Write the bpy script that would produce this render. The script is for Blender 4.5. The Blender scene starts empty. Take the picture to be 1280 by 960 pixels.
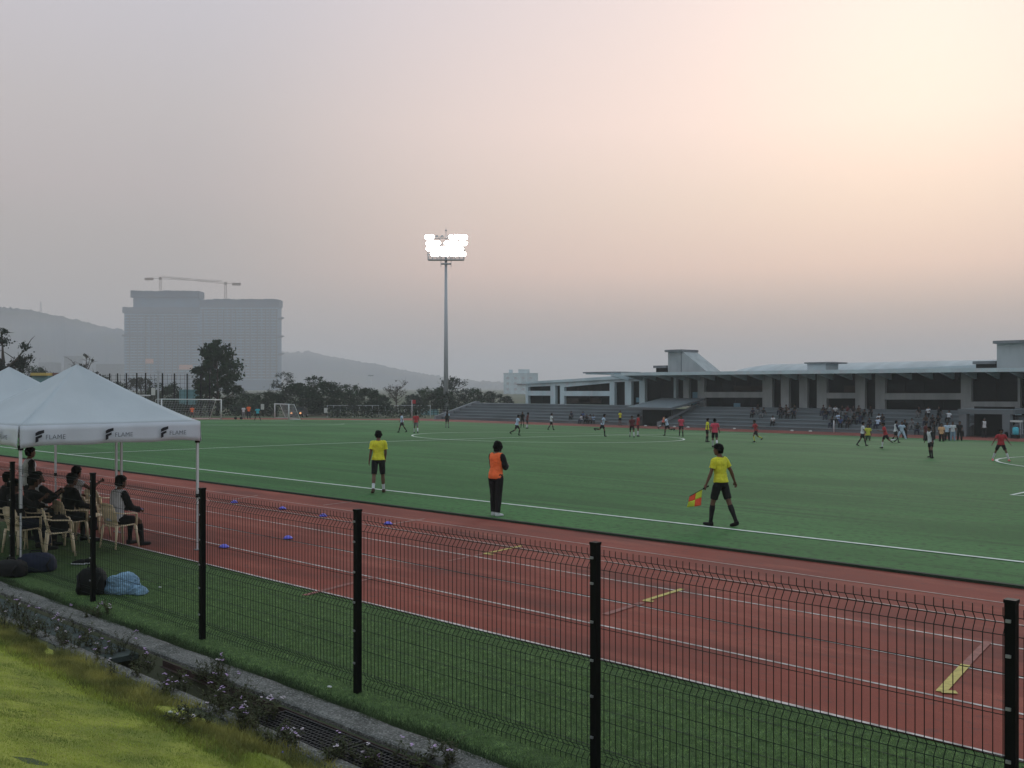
import bpy, bmesh, math, random
import numpy as np
from mathutils import Vector, Matrix, noise
R = math.radians
rnd = random.Random(7)
sc = bpy.context.scene

# ------------------------------------------------------------------ camera
FOC = 1250.0                      # focal length in pixels of a 1280 wide picture
HC = 3.03                         # eye height above the track
FX, FY = -0.6930, 0.7209          # forward direction; X runs along the touchline, Y across the pitch
RX, RY = 0.7209, 0.6930           # right direction
cam = bpy.data.objects.new('camera', bpy.data.cameras.new('camera'))
sc.collection.objects.link(cam); sc.camera = cam
cam.location = (0, 0, HC)
cam.rotation_euler = (R(90), 0, math.atan2(-FX, FY))
cam.data.sensor_width = 36; cam.data.lens = 36*FOC/1280
cam.data.shift_y = 4/1280
cam.data.clip_end = 12000; cam.data.clip_start = 0.05

# ------------------------------------------------------------------ world and sun
SUN_AZ = math.atan2(FY + RY*0.42, FX + RX*0.42)     # direction towards the hidden sun
SUN_EL = R(19)
sd = Vector((math.cos(SUN_EL)*math.cos(SUN_AZ), math.cos(SUN_EL)*math.sin(SUN_AZ), math.sin(SUN_EL)))
w = bpy.data.worlds.new('World'); sc.world = w; w.use_nodes = True
nt = w.node_tree; nt.nodes.clear()
out = nt.nodes.new('ShaderNodeOutputWorld')
sky = nt.nodes.new('ShaderNodeTexSky'); sky.sky_type = 'NISHITA'; sky.sun_disc = False
sky.sun_elevation = SUN_EL; sky.sun_rotation = R(90) - SUN_AZ
sky.air_density = 1.5; sky.dust_density = 7; sky.ozone_density = 1
bg1 = nt.nodes.new('ShaderNodeBackground'); bg1.inputs[1].default_value = 0.05
nt.links.new(sky.outputs[0], bg1.inputs[0])
tc = nt.nodes.new('ShaderNodeTexCoord'); sep = nt.nodes.new('ShaderNodeSeparateXYZ')
nt.links.new(tc.outputs['Generated'], sep.inputs[0])
def ramp(stops, src):
    r = nt.nodes.new('ShaderNodeValToRGB'); r.color_ramp.interpolation = 'B_SPLINE' if False else 'EASE'
    e = r.color_ramp.elements
    e[0].position, e[0].color = stops[0][0], (*stops[0][1], 1)
    e[1].position, e[1].color = stops[-1][0], (*stops[-1][1], 1)
    for p, c in stops[1:-1]:
        n = e.new(p); n.color = (*c, 1)
    r.color_ramp.interpolation = 'LINEAR'
    nt.links.new(src, r.inputs[0]); return r
def S(r, g, b):
    f = lambda v: ((v/255+0.055)/1.055)**2.4 if v > 10 else v/255/12.92
    return (f(r), f(g), f(b))
SKY_COOL = [(0, S(172,168,168)), (0.045, S(173,168,168)), (0.10, S(176,170,169)), (0.15, S(182,175,174)), (0.185, S(189,180,180)), (0.255, S(196,189,190)), (0.36, S(203,199,206)), (0.55, S(204,212,222)), (1, S(206,232,246))]
SKY_WARM = [(0, S(180,170,166)), (0.045, S(184,170,165)), (0.07, S(196,178,171)), (0.115, S(232,202,190)), (0.18, S(238,214,202)), (0.25, S(250,225,217)), (0.36, S(243,224,222)), (0.55, S(225,222,224)), (1, S(206,232,246))]
rc = ramp(SKY_COOL, sep.outputs[2]); rw = ramp(SKY_WARM, sep.outputs[2])
dot = nt.nodes.new('ShaderNodeVectorMath'); dot.operation = 'DOT_PRODUCT'
nt.links.new(tc.outputs['Generated'], dot.inputs[0])
WARM_AZ = math.atan2(FY + RY*0.36, FX + RX*0.36)
dot.inputs[1].default_value = (math.cos(WARM_AZ), math.sin(WARM_AZ), 0.12)
mr = nt.nodes.new('ShaderNodeMapRange'); mr.interpolation_type = 'SMOOTHSTEP'
mr.inputs[1].default_value = 0.78; mr.inputs[2].default_value = 1.02
nt.links.new(dot.outputs['Value'], mr.inputs[0])
mx = nt.nodes.new('ShaderNodeMixRGB'); nt.links.new(mr.outputs[0], mx.inputs[0])
nt.links.new(rc.outputs[0], mx.inputs[1]); nt.links.new(rw.outputs[0], mx.inputs[2])
bg2 = nt.nodes.new('ShaderNodeBackground'); bg2.inputs[1].default_value = 1.08
nt.links.new(mx.outputs[0], bg2.inputs[0])
add = nt.nodes.new('ShaderNodeMixShader'); add.inputs[0].default_value = 0.92
nt.links.new(bg1.outputs[0], add.inputs[1]); nt.links.new(bg2.outputs[0], add.inputs[2])
nt.links.new(add.outputs[0], out.inputs[0])

sl = bpy.data.lights.new('sun', 'SUN'); sl.energy = 0.5; sl.angle = R(14); sl.color = (1, 0.92, 0.87)
so = bpy.data.objects.new('sun', sl); sc.collection.objects.link(so)
so.rotation_euler = sd.to_track_quat('Z', 'Y').to_euler()
HAZE_DENSITY = 0.00052
HAZE_COLOR = (0.925, 0.935, 0.975)
sc.view_settings.view_transform = 'Standard'; sc.view_settings.look = 'None'
sc.view_settings.exposure = 0.0; sc.view_settings.gamma = 1
try:
    sc.cycles.use_denoising = True; sc.cycles.volume_bounces = 2; sc.cycles.max_bounces = 6
    sc.cycles.diffuse_bounces = 2; sc.cycles.transparent_max_bounces = 8
    sc.cycles.sample_clamp_indirect = 3
except Exception: pass

# ------------------------------------------------------------------ helpers
def tag(o, label=None, cat=None, group=None, kind=None):
    if label: o['label'] = label
    if cat: o['category'] = cat
    if group: o['group'] = group
    if kind: o['kind'] = kind
    return o
def link(o, parent=None):
    sc.collection.objects.link(o)
    if parent is not None: o.parent = parent
    return o
def empty(name, loc=(0,0,0), rz=0, label=None, cat=None, group=None):
    o = bpy.data.objects.new(name, None); link(o); o.location = loc; o.rotation_euler = (0,0,rz)
    o.empty_display_size = 0.2
    return tag(o, label, cat, group)
def zg(Y):                        # height of the sports ground: level to the touchline, then falling away
    s = min(max(Y-18.45, 0), 65.75)
    return -(0.00343*s + 0.000242*s*s)
def pix_dir(x):
    t = (x-640)/FOC
    return FX+RX*t, FY+RY*t
def at_depth(x, d):               # plan position seen in picture column x at forward distance d
    a, b = pix_dir(x); return a*d, b*d
def z_of(y, d): return HC + (484-y)*d/FOC
def ground(x, y):                 # point of the sports ground seen in the photograph at x, y
    a, b = pix_dir(x); lo, hi = 2.0, 400.0
    f = lambda d: z_of(y, d) - zg(b*d)
    for _ in range(60):
        m = (lo+hi)/2
        if f(m) > 0: lo = m
        else: hi = m
    return a*lo, b*lo, zg(b*lo), lo
def on_plane(x, Y):               # X and distance seen in column x on the plane of constant Y
    a, b = pix_dir(x); d = Y/b; return a*d, d
class MB:
    def __init__(s): s.v = []; s.f = []; s.m = []; s.mi = 0; s.sm = []
    def add(s, vs, fs, smooth=False):
        n = len(s.v); s.v += [tuple(p) for p in vs]
        for f in fs: s.f.append([i+n for i in f]); s.m.append(s.mi); s.sm.append(smooth)
    def box(s, x0, x1, y0, y1, z0, z1):
        s.add([(x0,y0,z0),(x1,y0,z0),(x1,y1,z0),(x0,y1,z0),(x0,y0,z1),(x1,y0,z1),(x1,y1,z1),(x0,y1,z1)],
              [(0,3,2,1),(4,5,6,7),(0,1,5,4),(1,2,6,5),(2,3,7,6),(3,0,4,7)])
    def obox(s, c, sx, sy, sz, rz=0, rx=0):
        M = Matrix.Translation(c) @ Matrix.Rotation(rz,4,'Z') @ Matrix.Rotation(rx,4,'X')
        vs = [M @ Vector((a*sx/2,b*sy/2,d*sz/2)) for d in (-1,1) for a,b in ((-1,-1),(1,-1),(1,1),(-1,1))]
        s.add(vs, [(0,3,2,1),(4,5,6,7),(0,1,5,4),(1,2,6,5),(2,3,7,6),(3,0,4,7)])
    def prism(s, poly, axis, a0, a1):           # poly in the two other axes
        n = len(poly)
        def P(u, v, w):
            return {'x':(w,u,v),'y':(u,w,v),'z':(u,v,w)}[axis]
        s.add([P(u,v,a0) for u,v in poly]+[P(u,v,a1) for u,v in poly],
              [list(range(n)), list(range(2*n-1,n-1,-1))]+[(i,i+n,(i+1)%n+n,(i+1)%n) for i in range(n)])
    def tube(s, pts, rad, n=6, cap=True, smooth=True, flat=None):
        pts = [Vector(p) for p in pts]
        if not isinstance(rad, (list,tuple)): rad = [rad]*len(pts)
        vs = []; up = None
        for i, p in enumerate(pts):
            d = (pts[min(i+1,len(pts)-1)]-pts[max(i-1,0)])
            d = d.normalized() if d.length > 1e-9 else Vector((0,0,1))
            if up is None: up = Vector((0,0,1)) if abs(d.z) < 0.9 else Vector((0,1,0))
            a = d.cross(up)
            if a.length < 1e-5: a = d.cross(Vector((1,0,0)))
            a.normalize(); b = a.cross(d).normalized(); up = b
            r = rad[i]; ra, rb = (r if isinstance(r,(tuple,list)) else (r,r))
            for k in range(n):
                t = 2*math.pi*k/n
                vs.append(p + a*ra*math.cos(t) + b*rb*math.sin(t))
        fs = [(i*n+k, i*n+(k+1)%n, (i+1)*n+(k+1)%n, (i+1)*n+k) for i in range(len(pts)-1) for k in range(n)]
        if cap: fs += [list(range(n-1,-1,-1)), list(range((len(pts)-1)*n, len(pts)*n))]
        s.add(vs, fs, smooth)
    def build(s, name, mats, parent=None, loc=None):
        me = bpy.data.meshes.new(name); me.from_pydata(s.v, [], s.f)
        if not isinstance(mats, (list,tuple)): mats = [mats]
        for m in mats: me.materials.append(m)
        me.polygons.foreach_set('material_index', s.m); me.polygons.foreach_set('use_smooth', s.sm)
        bm = bmesh.new(); bm.from_mesh(me); bmesh.ops.recalc_face_normals(bm, faces=bm.faces) if len(bm.faces) < 60000 else None
        bm.to_mesh(me); bm.free()
        o = bpy.data.objects.new(name, me); link(o, parent)
        if loc is not None: o.location = loc
        return o
def quick_mesh(name, verts, faces_n, mat, parent=None):      # large numpy built meshes; faces_n rows of equal length
    me = bpy.data.meshes.new(name)
    nf, k = faces_n.shape
    me.vertices.add(len(verts)); me.vertices.foreach_set('co', verts.astype(np.float32).ravel())
    me.loops.add(nf*k); me.loops.foreach_set('vertex_index', faces_n.astype(np.int32).ravel())
    me.polygons.add(nf); me.polygons.foreach_set('loop_start', np.arange(0,nf*k,k,dtype=np.int32))
    me.update(calc_edges=True); me.materials.append(mat)
    return link(bpy.data.objects.new(name, me), parent)
def copy_tree(o, parent=None):
    c = o.copy(); link(c, None)
    if parent is not None: c.parent = parent
    for ch in list(o.children): copy_tree(ch, c)
    return c

# ------------------------------------------------------------------ materials
def mat(name, col, rough=0.7, var=0.0, scale=4.0, bump=0.0, bscale=None, metal=0, col2=None, detail=4, stretch=None, spec=0.4, bdist=0.02):
    m = bpy.data.materials.new(name); m.use_nodes = True; n = m.node_tree; b = n.nodes['Principled BSDF']
    b.inputs['Base Color'].default_value = (*col, 1); b.inputs['Roughness'].default_value = rough
    b.inputs['Metallic'].default_value = metal; b.inputs['Specular IOR Level'].default_value = spec
    if var or bump or col2:
        tc = n.nodes.new('ShaderNodeTexCoord'); src = tc.outputs['Object']
        if stretch:
            mp = n.nodes.new('ShaderNodeMapping'); mp.inputs['Scale'].default_value = stretch
            n.links.new(src, mp.inputs[0]); src = mp.outputs[0]
        if var or col2:
            nz = n.nodes.new('ShaderNodeTexNoise'); nz.inputs['Scale'].default_value = scale; nz.inputs['Detail'].default_value = detail
            n.links.new(src, nz.inputs['Vector'])
            cr = n.nodes.new('ShaderNodeValToRGB'); e = cr.color_ramp.elements
            e[0].position, e[1].position = 0.32, 0.68
            lo = col2 if col2 else tuple(c*(1-var) for c in col); hi = tuple(min(1,c*(1+var)) for c in col)
            e[0].color = (*lo,1); e[1].color = (*hi,1)
            n.links.new(nz.outputs['Fac'], cr.inputs[0]); n.links.new(cr.outputs[0], b.inputs['Base Color'])
        if bump:
            n2 = n.nodes.new('ShaderNodeTexNoise'); n2.inputs['Scale'].default_value = bscale or scale*4; n2.inputs['Detail'].default_value = 5
            n.links.new(src, n2.inputs['Vector'])
            bp = n.nodes.new('ShaderNodeBump'); bp.inputs['Strength'].default_value = bump; bp.inputs['Distance'].default_value = bdist
            n.links.new(n2.outputs['Fac'], bp.inputs['Height']); n.links.new(bp.outputs[0], b.inputs['Normal'])
    return m
def mat_layers(name, base, layers, rough=0.9, bump=0.3, bscale=120, bdist=0.01, spec=0.2, bstretch=None):
    """base colour with noise layers: (colour, noise scale, stretch, low, high)"""
    m = bpy.data.materials.new(name); m.use_nodes = True; n = m.node_tree; b = n.nodes['Principled BSDF']
    b.inputs['Roughness'].default_value = rough; b.inputs['Specular IOR Level'].default_value = spec
    tc = n.nodes.new('ShaderNodeTexCoord')
    cur = n.nodes.new('ShaderNodeRGB'); cur.outputs[0].default_value = (*base,1); cur = cur.outputs[0]
    for col, scale, st, lo, hi in layers:
        mp = n.nodes.new('ShaderNodeMapping'); mp.inputs['Scale'].default_value = st
        mp.inputs['Location'].default_value = (rnd.uniform(-9,9), rnd.uniform(-9,9), 0)
        n.links.new(tc.outputs['Object'], mp.inputs[0])
        nz = n.nodes.new('ShaderNodeTexNoise'); nz.inputs['Scale'].default_value = scale; nz.inputs['Detail'].default_value = 5
        n.links.new(mp.outputs[0], nz.inputs['Vector'])
        mr = n.nodes.new('ShaderNodeMapRange'); mr.inputs[1].default_value = lo; mr.inputs[2].default_value = hi
        n.links.new(nz.outputs['Fac'], mr.inputs[0])
        mx = n.nodes.new('ShaderNodeMixRGB'); n.links.new(mr.outputs[0], mx.inputs[0]); n.links.new(cur, mx.inputs[1])
        mx.inputs[2].default_value = (*col,1); cur = mx.outputs[0]
    n.links.new(cur, b.inputs['Base Color'])
    if bump:
        n2 = n.nodes.new('ShaderNodeTexNoise'); n2.inputs['Scale'].default_value = bscale; n2.inputs['Detail'].default_value = 4
        if bstretch:
            mp = n.nodes.new('ShaderNodeMapping'); mp.inputs['Scale'].default_value = bstretch
            n.links.new(tc.outputs['Object'], mp.inputs[0]); n.links.new(mp.outputs[0], n2.inputs['Vector'])
        else: n.links.new(tc.outputs['Object'], n2.inputs['Vector'])
        bp = n.nodes.new('ShaderNodeBump'); bp.inputs['Strength'].default_value = bump; bp.inputs['Distance'].default_value = bdist
        n.links.new(n2.outputs['Fac'], bp.inputs['Height']); n.links.new(bp.outputs[0], b.inputs['Normal'])
    return m
def emis(name, col, st):
    m = bpy.data.materials.new(name); m.use_nodes = True; b = m.node_tree.nodes['Principled BSDF']
    b.inputs['Emission Color'].default_value = (*col,1); b.inputs['Emission Strength'].default_value = st
    b.inputs['Base Color'].default_value = (*col,1); return m

M = {}
M['turf'] = mat_layers('artificial_turf', (0.036,0.142,0.034), [
    ((0.020,0.075,0.020), 1.1, (0.06,2.2,1), 0.5, 0.66), ((0.050,0.140,0.042), 0.9, (0.05,1.6,1), 0.52, 0.7),
    ((0.022,0.100,0.022), 0.35, (0.35,1,1), 0.42, 0.62), ((0.048,0.170,0.046), 0.12, (0.5,1.6,1), 0.5, 0.72),
    ((0.018,0.065,0.018), 7, (1,1,1), 0.5, 0.7), ((0.06,0.15,0.05), 60, (1,1,1), 0.55, 0.8)], rough=0.82, spec=0.20, bump=0.6, bscale=70, bdist=0.02)
M['turf_near'] = mat_layers('artificial_turf_strip', (0.070,0.130,0.036), [
    ((0.046,0.092,0.026), 0.6, (0.5,1.5,1), 0.4, 0.65), ((0.085,0.155,0.058), 5, (1.0,1,1), 0.5, 0.75),
    ((0.020,0.048,0.014), 26, (1,1,1), 0.48, 0.66), ((0.12,0.19,0.085), 95, (1,1,1), 0.52, 0.78)], bump=0.9, bscale=90, bdist=0.03)
M['track'] = mat_layers('running_track_rubber', (0.235,0.052,0.034), [
    ((0.150,0.036,0.026), 0.35, (0.6,1,1), 0.42, 0.66), ((0.065,0.024,0.020), 0.5, (0.5,1.2,1), 0.53, 0.72),
    ((0.30,0.085,0.058), 1.9, (0.2,1,1), 0.5, 0.72), ((0.13,0.05,0.042), 9, (0.5,1,1), 0.56, 0.74), ((0.15,0.036,0.026), 130, (1,1,1), 0.45, 0.7)], rough=0.85, bump=0.3, bscale=220, bdist=0.004)
M['line_white'] = mat('line_paint', (0.40,0.36,0.34), 0.8, var=0.4, scale=6, bump=0)
M['line_pitch'] = mat('pitch_line_turf', (0.55,0.60,0.55), 0.85, var=0.15, scale=4)
M['line_faint'] = mat('worn_lane_paint', (0.34,0.25,0.22), 0.8, var=0.3, scale=9)
M['line_yellow'] = mat('yellow_paint', (0.44,0.36,0.10), 0.8, var=0.2, scale=12)
M['line_pink'] = mat('worn_pink_paint', (0.23,0.085,0.07), 0.8, var=0.2, scale=12)
M['soil'] = mat_layers('dry_ground', (0.05,0.075,0.035), [((0.10,0.085,0.06), 0.05, (1,1,1), 0.45, 0.65), ((0.06,0.085,0.04), 0.3, (1,1,1), 0.5, 0.7)], bump=0.3, bscale=3, bdist=0.1)
M['lawn'] = mat_layers('bank_lawn', (0.30,0.32,0.06), [((0.18,0.21,0.040), 1.6, (1,1,1), 0.42, 0.65), ((0.20,0.21,0.04), 4, (1,1,1), 0.5, 0.72), ((0.05,0.06,0.02), 14, (1,1,1), 0.58, 0.78)], bump=0.8, bscale=40, bdist=0.03)
M['concrete_strip'] = mat_layers('rough_concrete', (0.125,0.125,0.118), [((0.07,0.072,0.066), 2.2, (1,1,1), 0.4, 0.65), ((0.19,0.19,0.18), 11, (1,1,1), 0.5, 0.72), ((0.06,0.065,0.055), 5, (1,1,1), 0.58, 0.75), ((0.26,0.26,0.25), 42, (1,1,1), 0.52, 0.66), ((0.04,0.045,0.04), 55, (1,1,1), 0.56, 0.68)], bump=1, bscale=45, bdist=0.02)
M['concrete'] = mat_layers('grey_concrete', (0.20,0.215,0.23), [((0.14,0.15,0.16), 0.5, (1,1,0.25), 0.42, 0.7), ((0.25,0.265,0.28), 2.2, (1,1,1), 0.5, 0.75)], bump=0.3, bscale=12)
M['concrete_dark'] = mat_layers('terrace_concrete', (0.155,0.18,0.195), [((0.11,0.13,0.142), 0.35, (0.6,1,1), 0.42, 0.7), ((0.15,0.16,0.17), 1.8, (0.3,1,2), 0.52, 0.75)], bump=0.3, bscale=8)
M['wall_white'] = mat_layers('grey_white_render', (0.52,0.64,0.68), [((0.40,0.50,0.54), 0.35, (1,1,0.3), 0.45, 0.7), ((0.52,0.56,0.60), 1.5, (1,1,0.4), 0.5, 0.75)], bump=0.1, bscale=5)
M['column'] = mat_layers('board_marked_concrete', (0.37,0.40,0.41), [((0.28,0.31,0.32), 1.2, (1,1,0.3), 0.42, 0.7)], bump=0.3, bscale=6)
M['glass_dark'] = mat('dark_window_glass', (0.006,0.008,0.009), 0.25, spec=0.12)
M['dark'] = mat('dark_interior', (0.004,0.005,0.005), 0.9, var=0.3, scale=0.6)
M['brown_dark'] = mat('dim_brown_interior', (0.035,0.024,0.018), 0.9, var=0.4, scale=0.9)
M['roof_white'] = mat('white_sheet_roof', (0.36,0.40,0.42), 0.9, var=0.12, scale=0.2, stretch=(4,0.3,1))
M['net'] = mat('construction_net', (0.002,0.035,0.075), 0.9, var=0.2, scale=0.15)
M['tower'] = mat('haze_blue_tower', (0.012,0.085,0.16), 0.9, var=0.15, scale=0.08)  # blue of the distant haze is put into the tower colours
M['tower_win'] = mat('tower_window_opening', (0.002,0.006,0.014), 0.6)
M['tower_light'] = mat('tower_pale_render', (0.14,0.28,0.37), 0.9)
M['rust'] = mat('crane_paint', (0.22,0.13,0.07), 0.7)
M['orange_banner'] = mat('faded_orange_sheet', (0.48,0.20,0.10), 0.9)
M['black_paint'] = mat('black_powder_coat', (0.003,0.004,0.004), 0.6, spec=0.12)
M['wire'] = mat('dark_green_wire', (0.004,0.010,0.007), 0.6, spec=0.15)
M['steel'] = mat('galvanised_steel', (0.30,0.32,0.34), 0.45, metal=0.6, var=0.1, scale=3)
M['white_steel'] = mat('white_painted_steel', (0.60,0.62,0.64), 0.45)
M['pole_grey'] = mat('grey_mast_paint', (0.42,0.45,0.48), 0.5, metal=0.2)
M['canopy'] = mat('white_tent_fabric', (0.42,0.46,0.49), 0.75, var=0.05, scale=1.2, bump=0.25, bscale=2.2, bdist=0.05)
M['valance'] = mat('lightened_valance_fabric', (0.56,0.60,0.66), 0.75, var=0.05, scale=1.2)  # same tent fabric, colour lightened to offset the shading of upright faces
M['logo'] = mat('logo_ink', (0.012,0.014,0.02), 0.7)
M['logo_grey'] = mat('logo_grey_ink', (0.16,0.18,0.21), 0.7)
M['chair'] = mat('beige_plastic', (0.80,0.67,0.47), 0.45, var=0.08, scale=5)
M['cone'] = mat('violet_plastic', (0.13,0.12,0.62), 0.5)
M['skin'] = mat('brown_skin', (0.13,0.065,0.042), 0.6)
M['skin2'] = mat('light_brown_skin', (0.26,0.145,0.10), 0.6)
M['hair'] = mat('black_hair', (0.004,0.004,0.004), 0.8, spec=0.1, bump=0.6, bscale=60)
M['eye'] = mat('eye_dark', (0.02,0.015,0.012), 0.3)
for k, c in dict(yellow=(0.62,0.60,0.035), orange=(0.85,0.16,0.045), black=(0.010,0.010,0.012), white=(0.55,0.57,0.60), red=(0.36,0.030,0.038),
        pink=(0.52,0.06,0.10), lightblue=(0.42,0.52,0.66), blue=(0.035,0.07,0.20), navy=(0.015,0.02,0.045), cyan=(0.07,0.42,0.52), grey=(0.16,0.165,0.17),
        peach=(0.62,0.36,0.20), maroon=(0.10,0.018,0.022), dark=(0.02,0.02,0.024), limesock=(0.50,0.52,0.06), skyjeans=(0.22,0.32,0.44), brown=(0.06,0.035,0.022),
        greensh=(0.03,0.07,0.045), coral=(0.7,0.14,0.14)).items():
    M['c_'+k] = mat('cloth_'+k, c if k not in('black','dark') else tuple(v*0.45 for v in c), 0.85, var=0.14, scale=9, bump=0.35, bscale=14, bdist=0.02)
M['bag_blue'] = mat('pale_blue_cloth', (0.20,0.33,0.46), 0.8, var=0.25, scale=7, bump=0.6, bscale=9, bdist=0.03)
M['flag_red'] = mat('flag_red_orange', (0.80,0.09,0.04), 0.7); M['flag_yellow'] = mat('flag_lime_yellow', (0.62,0.68,0.06), 0.7)
M['bark'] = mat('bark', (0.06,0.048,0.038), 0.95, var=0.3, scale=4, bump=0.5, bscale=9)
def leafmat(name, a, b):
    m = mat(name, a, 0.75, col2=b, scale=0.9, detail=2, spec=0.15); return m
M['leaf_dark'] = leafmat('dark_foliage', (0.014,0.040,0.013), (0.006,0.017,0.007))
M['leaf_mid'] = leafmat('green_foliage', (0.022,0.052,0.018), (0.009,0.023,0.009))
M['leaf_dry'] = leafmat('dry_foliage', (0.06,0.06,0.042), (0.03,0.032,0.024))
M['leaf_grey'] = leafmat('grey_green_foliage', (0.036,0.052,0.038), (0.016,0.026,0.019))
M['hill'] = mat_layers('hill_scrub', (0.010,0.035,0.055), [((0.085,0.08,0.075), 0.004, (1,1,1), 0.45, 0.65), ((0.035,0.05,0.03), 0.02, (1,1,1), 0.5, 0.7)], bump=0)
M['grass_blade'] = mat('lawn_blades', (0.46,0.52,0.09), 0.8, col2=(0.15,0.21,0.045), scale=2.2, spec=0.15)
M['weed_grass'] = mat('rough_grass_blades', (0.34,0.32,0.09), 0.8, col2=(0.08,0.095,0.03), scale=2.6, spec=0.15)
M['weed'] = mat('weed_leaves', (0.055,0.062,0.024), 0.8, col2=(0.018,0.026,0.012), scale=5, spec=0.15)
M['weed_stem'] = mat('weed_stems', (0.045,0.035,0.022), 0.8)
M['flower'] = mat('lilac_petals', (0.52,0.36,0.60), 0.7); M['flower_pale'] = mat('pale_petals', (0.60,0.52,0.58), 0.7)
M['grate'] = mat('black_drain_metal', (0.008,0.009,0.010), 0.6); M['rusty'] = mat('rusty_angle', (0.035,0.018,0.014), 0.8, var=0.4, scale=8)
M['drain'] = mat('dark_drain', (0.016,0.020,0.020), 0.8, var=0.4, scale=5, bump=0.5)
M['teal_cover'] = mat('weathered_drain_cover', (0.035,0.050,0.046), 0.8, var=0.4, scale=5, bump=0.4)
M['hedge'] = mat('hedge_foliage', (0.010,0.022,0.012), 0.9, var=0.5, scale=2)
M['paper'] = mat('litter', (0.55,0.57,0.55), 0.8)
M['brick_red'] = mat('red_brown_wall', (0.18,0.08,0.06), 0.9); M['sign_yellow'] = mat('yellow_board', (0.5,0.36,0.08), 0.7)
M['teal_wall'] = mat('teal_board', (0.12,0.25,0.27), 0.8)
M['lamp'] = emis('floodlight_glare', (1,0.97,0.92), 45); M['head'] = emis('headlamp_glow', (1,0.45,0.2), 1.0)
# ------------------------------------------------------------------ the setting
def sheet(name, mat_, xs, yfun0, yfun1, ny, dz, kind='structure'):
    pass
def profile_sheet(name, x0, x1, ys, zs, m, nx=1):
    mb = MB(); xs = [x0+(x1-x0)*i/nx for i in range(nx+1)]
    for x in xs: mb.v += [(x,y,z) for y,z in zip(ys,zs)]
    n = len(ys)
    for i in range(nx):
        for j in range(n-1):
            mb.f.append([i*n+j,(i+1)*n+j,(i+1)*n+j+1,i*n+j+1]); mb.m.append(0); mb.sm.append(True)
    return tag(mb.build(name, m), kind='structure')
def yrange(a, b, step): 
    n = max(1, int(math.ceil((b-a)/step))); return [a+(b-a)*i/n for i in range(n+1)]
def zbank(Y): 
    if Y > 4.55: return 0.03
    if Y > 4.1: return 0.03+ (4.55-Y)*0.18
    return min(0.111+(4.1-Y)*0.30, 1.35)
# ground: one sheet from behind the camera to the horizon, folded down into the drain
ys = [-300,-0.2,0.3]+yrange(0.5,4.0,0.5)+[4.1,4.3,4.55,4.78,4.785,5.345,5.35,5.68]+[8.6,16.2,18.45]+yrange(20,84.2,2.5)[1:]+[90,98,300,3000]
zs = [1.35,1.35,zbank(0.3)]+[zbank(y) for y in yrange(0.5,4.0,0.5)]+[zbank(4.1),zbank(4.3),0.03,0.02,-0.42,-0.42,-0.012,-0.012]+[zg(y)-0.012 for y in [8.6,16.2,18.45]+yrange(20,84.2,2.5)[1:]]+[zg(90)-0.012]*4
profile_sheet('ground', -3400, 2600, ys, zs, M['soil'])
# grass bank in front, gently uneven
def bank_z(x, y):
    return zbank(y) + 0.03*noise.noise(Vector((x*0.8,y*0.8,0)))+0.012*noise.noise(Vector((x*3,y*3,3)))+0.014
mb = MB(); xs = yrange(-34,4,0.25); yy = yrange(-1.5,4.62,0.17)
for x in xs:
    for y in yy: mb.v.append((x,y, bank_z(x,y) if y<4.6 else 0.02))
n = len(yy)
for i in range(len(xs)-1):
    for j in range(n-1): mb.f.append([i*n+j,(i+1)*n+j,(i+1)*n+j+1,i*n+j+1]); mb.m.append(0); mb.sm.append(True)
tag(mb.build('grass_bank', M['lawn']), kind='structure')
# turf strip, track, pitch
profile_sheet('turf_strip', -140, 60, [5.66,8.67], [0.0,0.0], M['turf_near'], 4)
profile_sheet('running_track', -140, 60, [8.67,16.2], [0.004,0.004], M['track'], 4)
ysp = [16.2,18.45]+yrange(20,84.2,2.5)
profile_sheet('pitch', -97, 90, ysp, [zg(y)+0.002+(0.02 if y>16.3 else 0.02) for y in ysp], M['turf'], 6)
profile_sheet('track_bend', -106, -97, [16.2,18.45]+yrange(20,84.2,2.5)+[90], [zg(y)+0.004 for y in [16.2,18.45]+yrange(20,84.2,2.5)+[90]], M['track'], 1)
profile_sheet('far_track', -97, 90, [84.2,90.3], [zg(85)+0.006]*2, M['track'], 4)
# white turf lines
def strip(mb, pts, width, dz):
    pts = [Vector((p[0],p[1],0)) for p in pts]; n0 = len(mb.v)
    for i,p in enumerate(pts):
        d = (pts[min(i+1,len(pts)-1)]-pts[max(i-1,0)]).normalized(); q = Vector((-d.y,d.x,0))*width/2
        for s_ in (-1,1):
            a = p+q*s_; mb.v.append((a.x,a.y,zg(a.y)+dz))
    for i in range(len(pts)-1):
        mb.f.append([n0+2*i,n0+2*i+1,n0+2*i+3,n0+2*i+2]); mb.m.append(mb.mi); mb.sm.append(True)
def seg(a, b, step=2.5):
    n = max(1,int(math.dist(a,b)/step)); return [(a[0]+(b[0]-a[0])*i/n, a[1]+(b[1]-a[1])*i/n) for i in range(n+1)]
PC = (-45.3, 50.6); DZ = 0.034
mb = MB(); W = 0.13
XL, XR, YN, YF = -94.5, 7.0, 18.45, 82.2
strip(mb, seg((-95,YN),(60,YN)), 0.12, DZ)
strip(mb, seg((XL,YF),(XR,YF)), 0.10, DZ)
strip(mb, seg((PC[0],YN),(PC[0],YF)), W, DZ+0.002)
strip(mb, [(PC[0]+9.15*math.cos(2*math.pi*i/72), PC[1]+9.15*math.sin(2*math.pi*i/72)) for i in range(73)], W, DZ+0.004)
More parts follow.
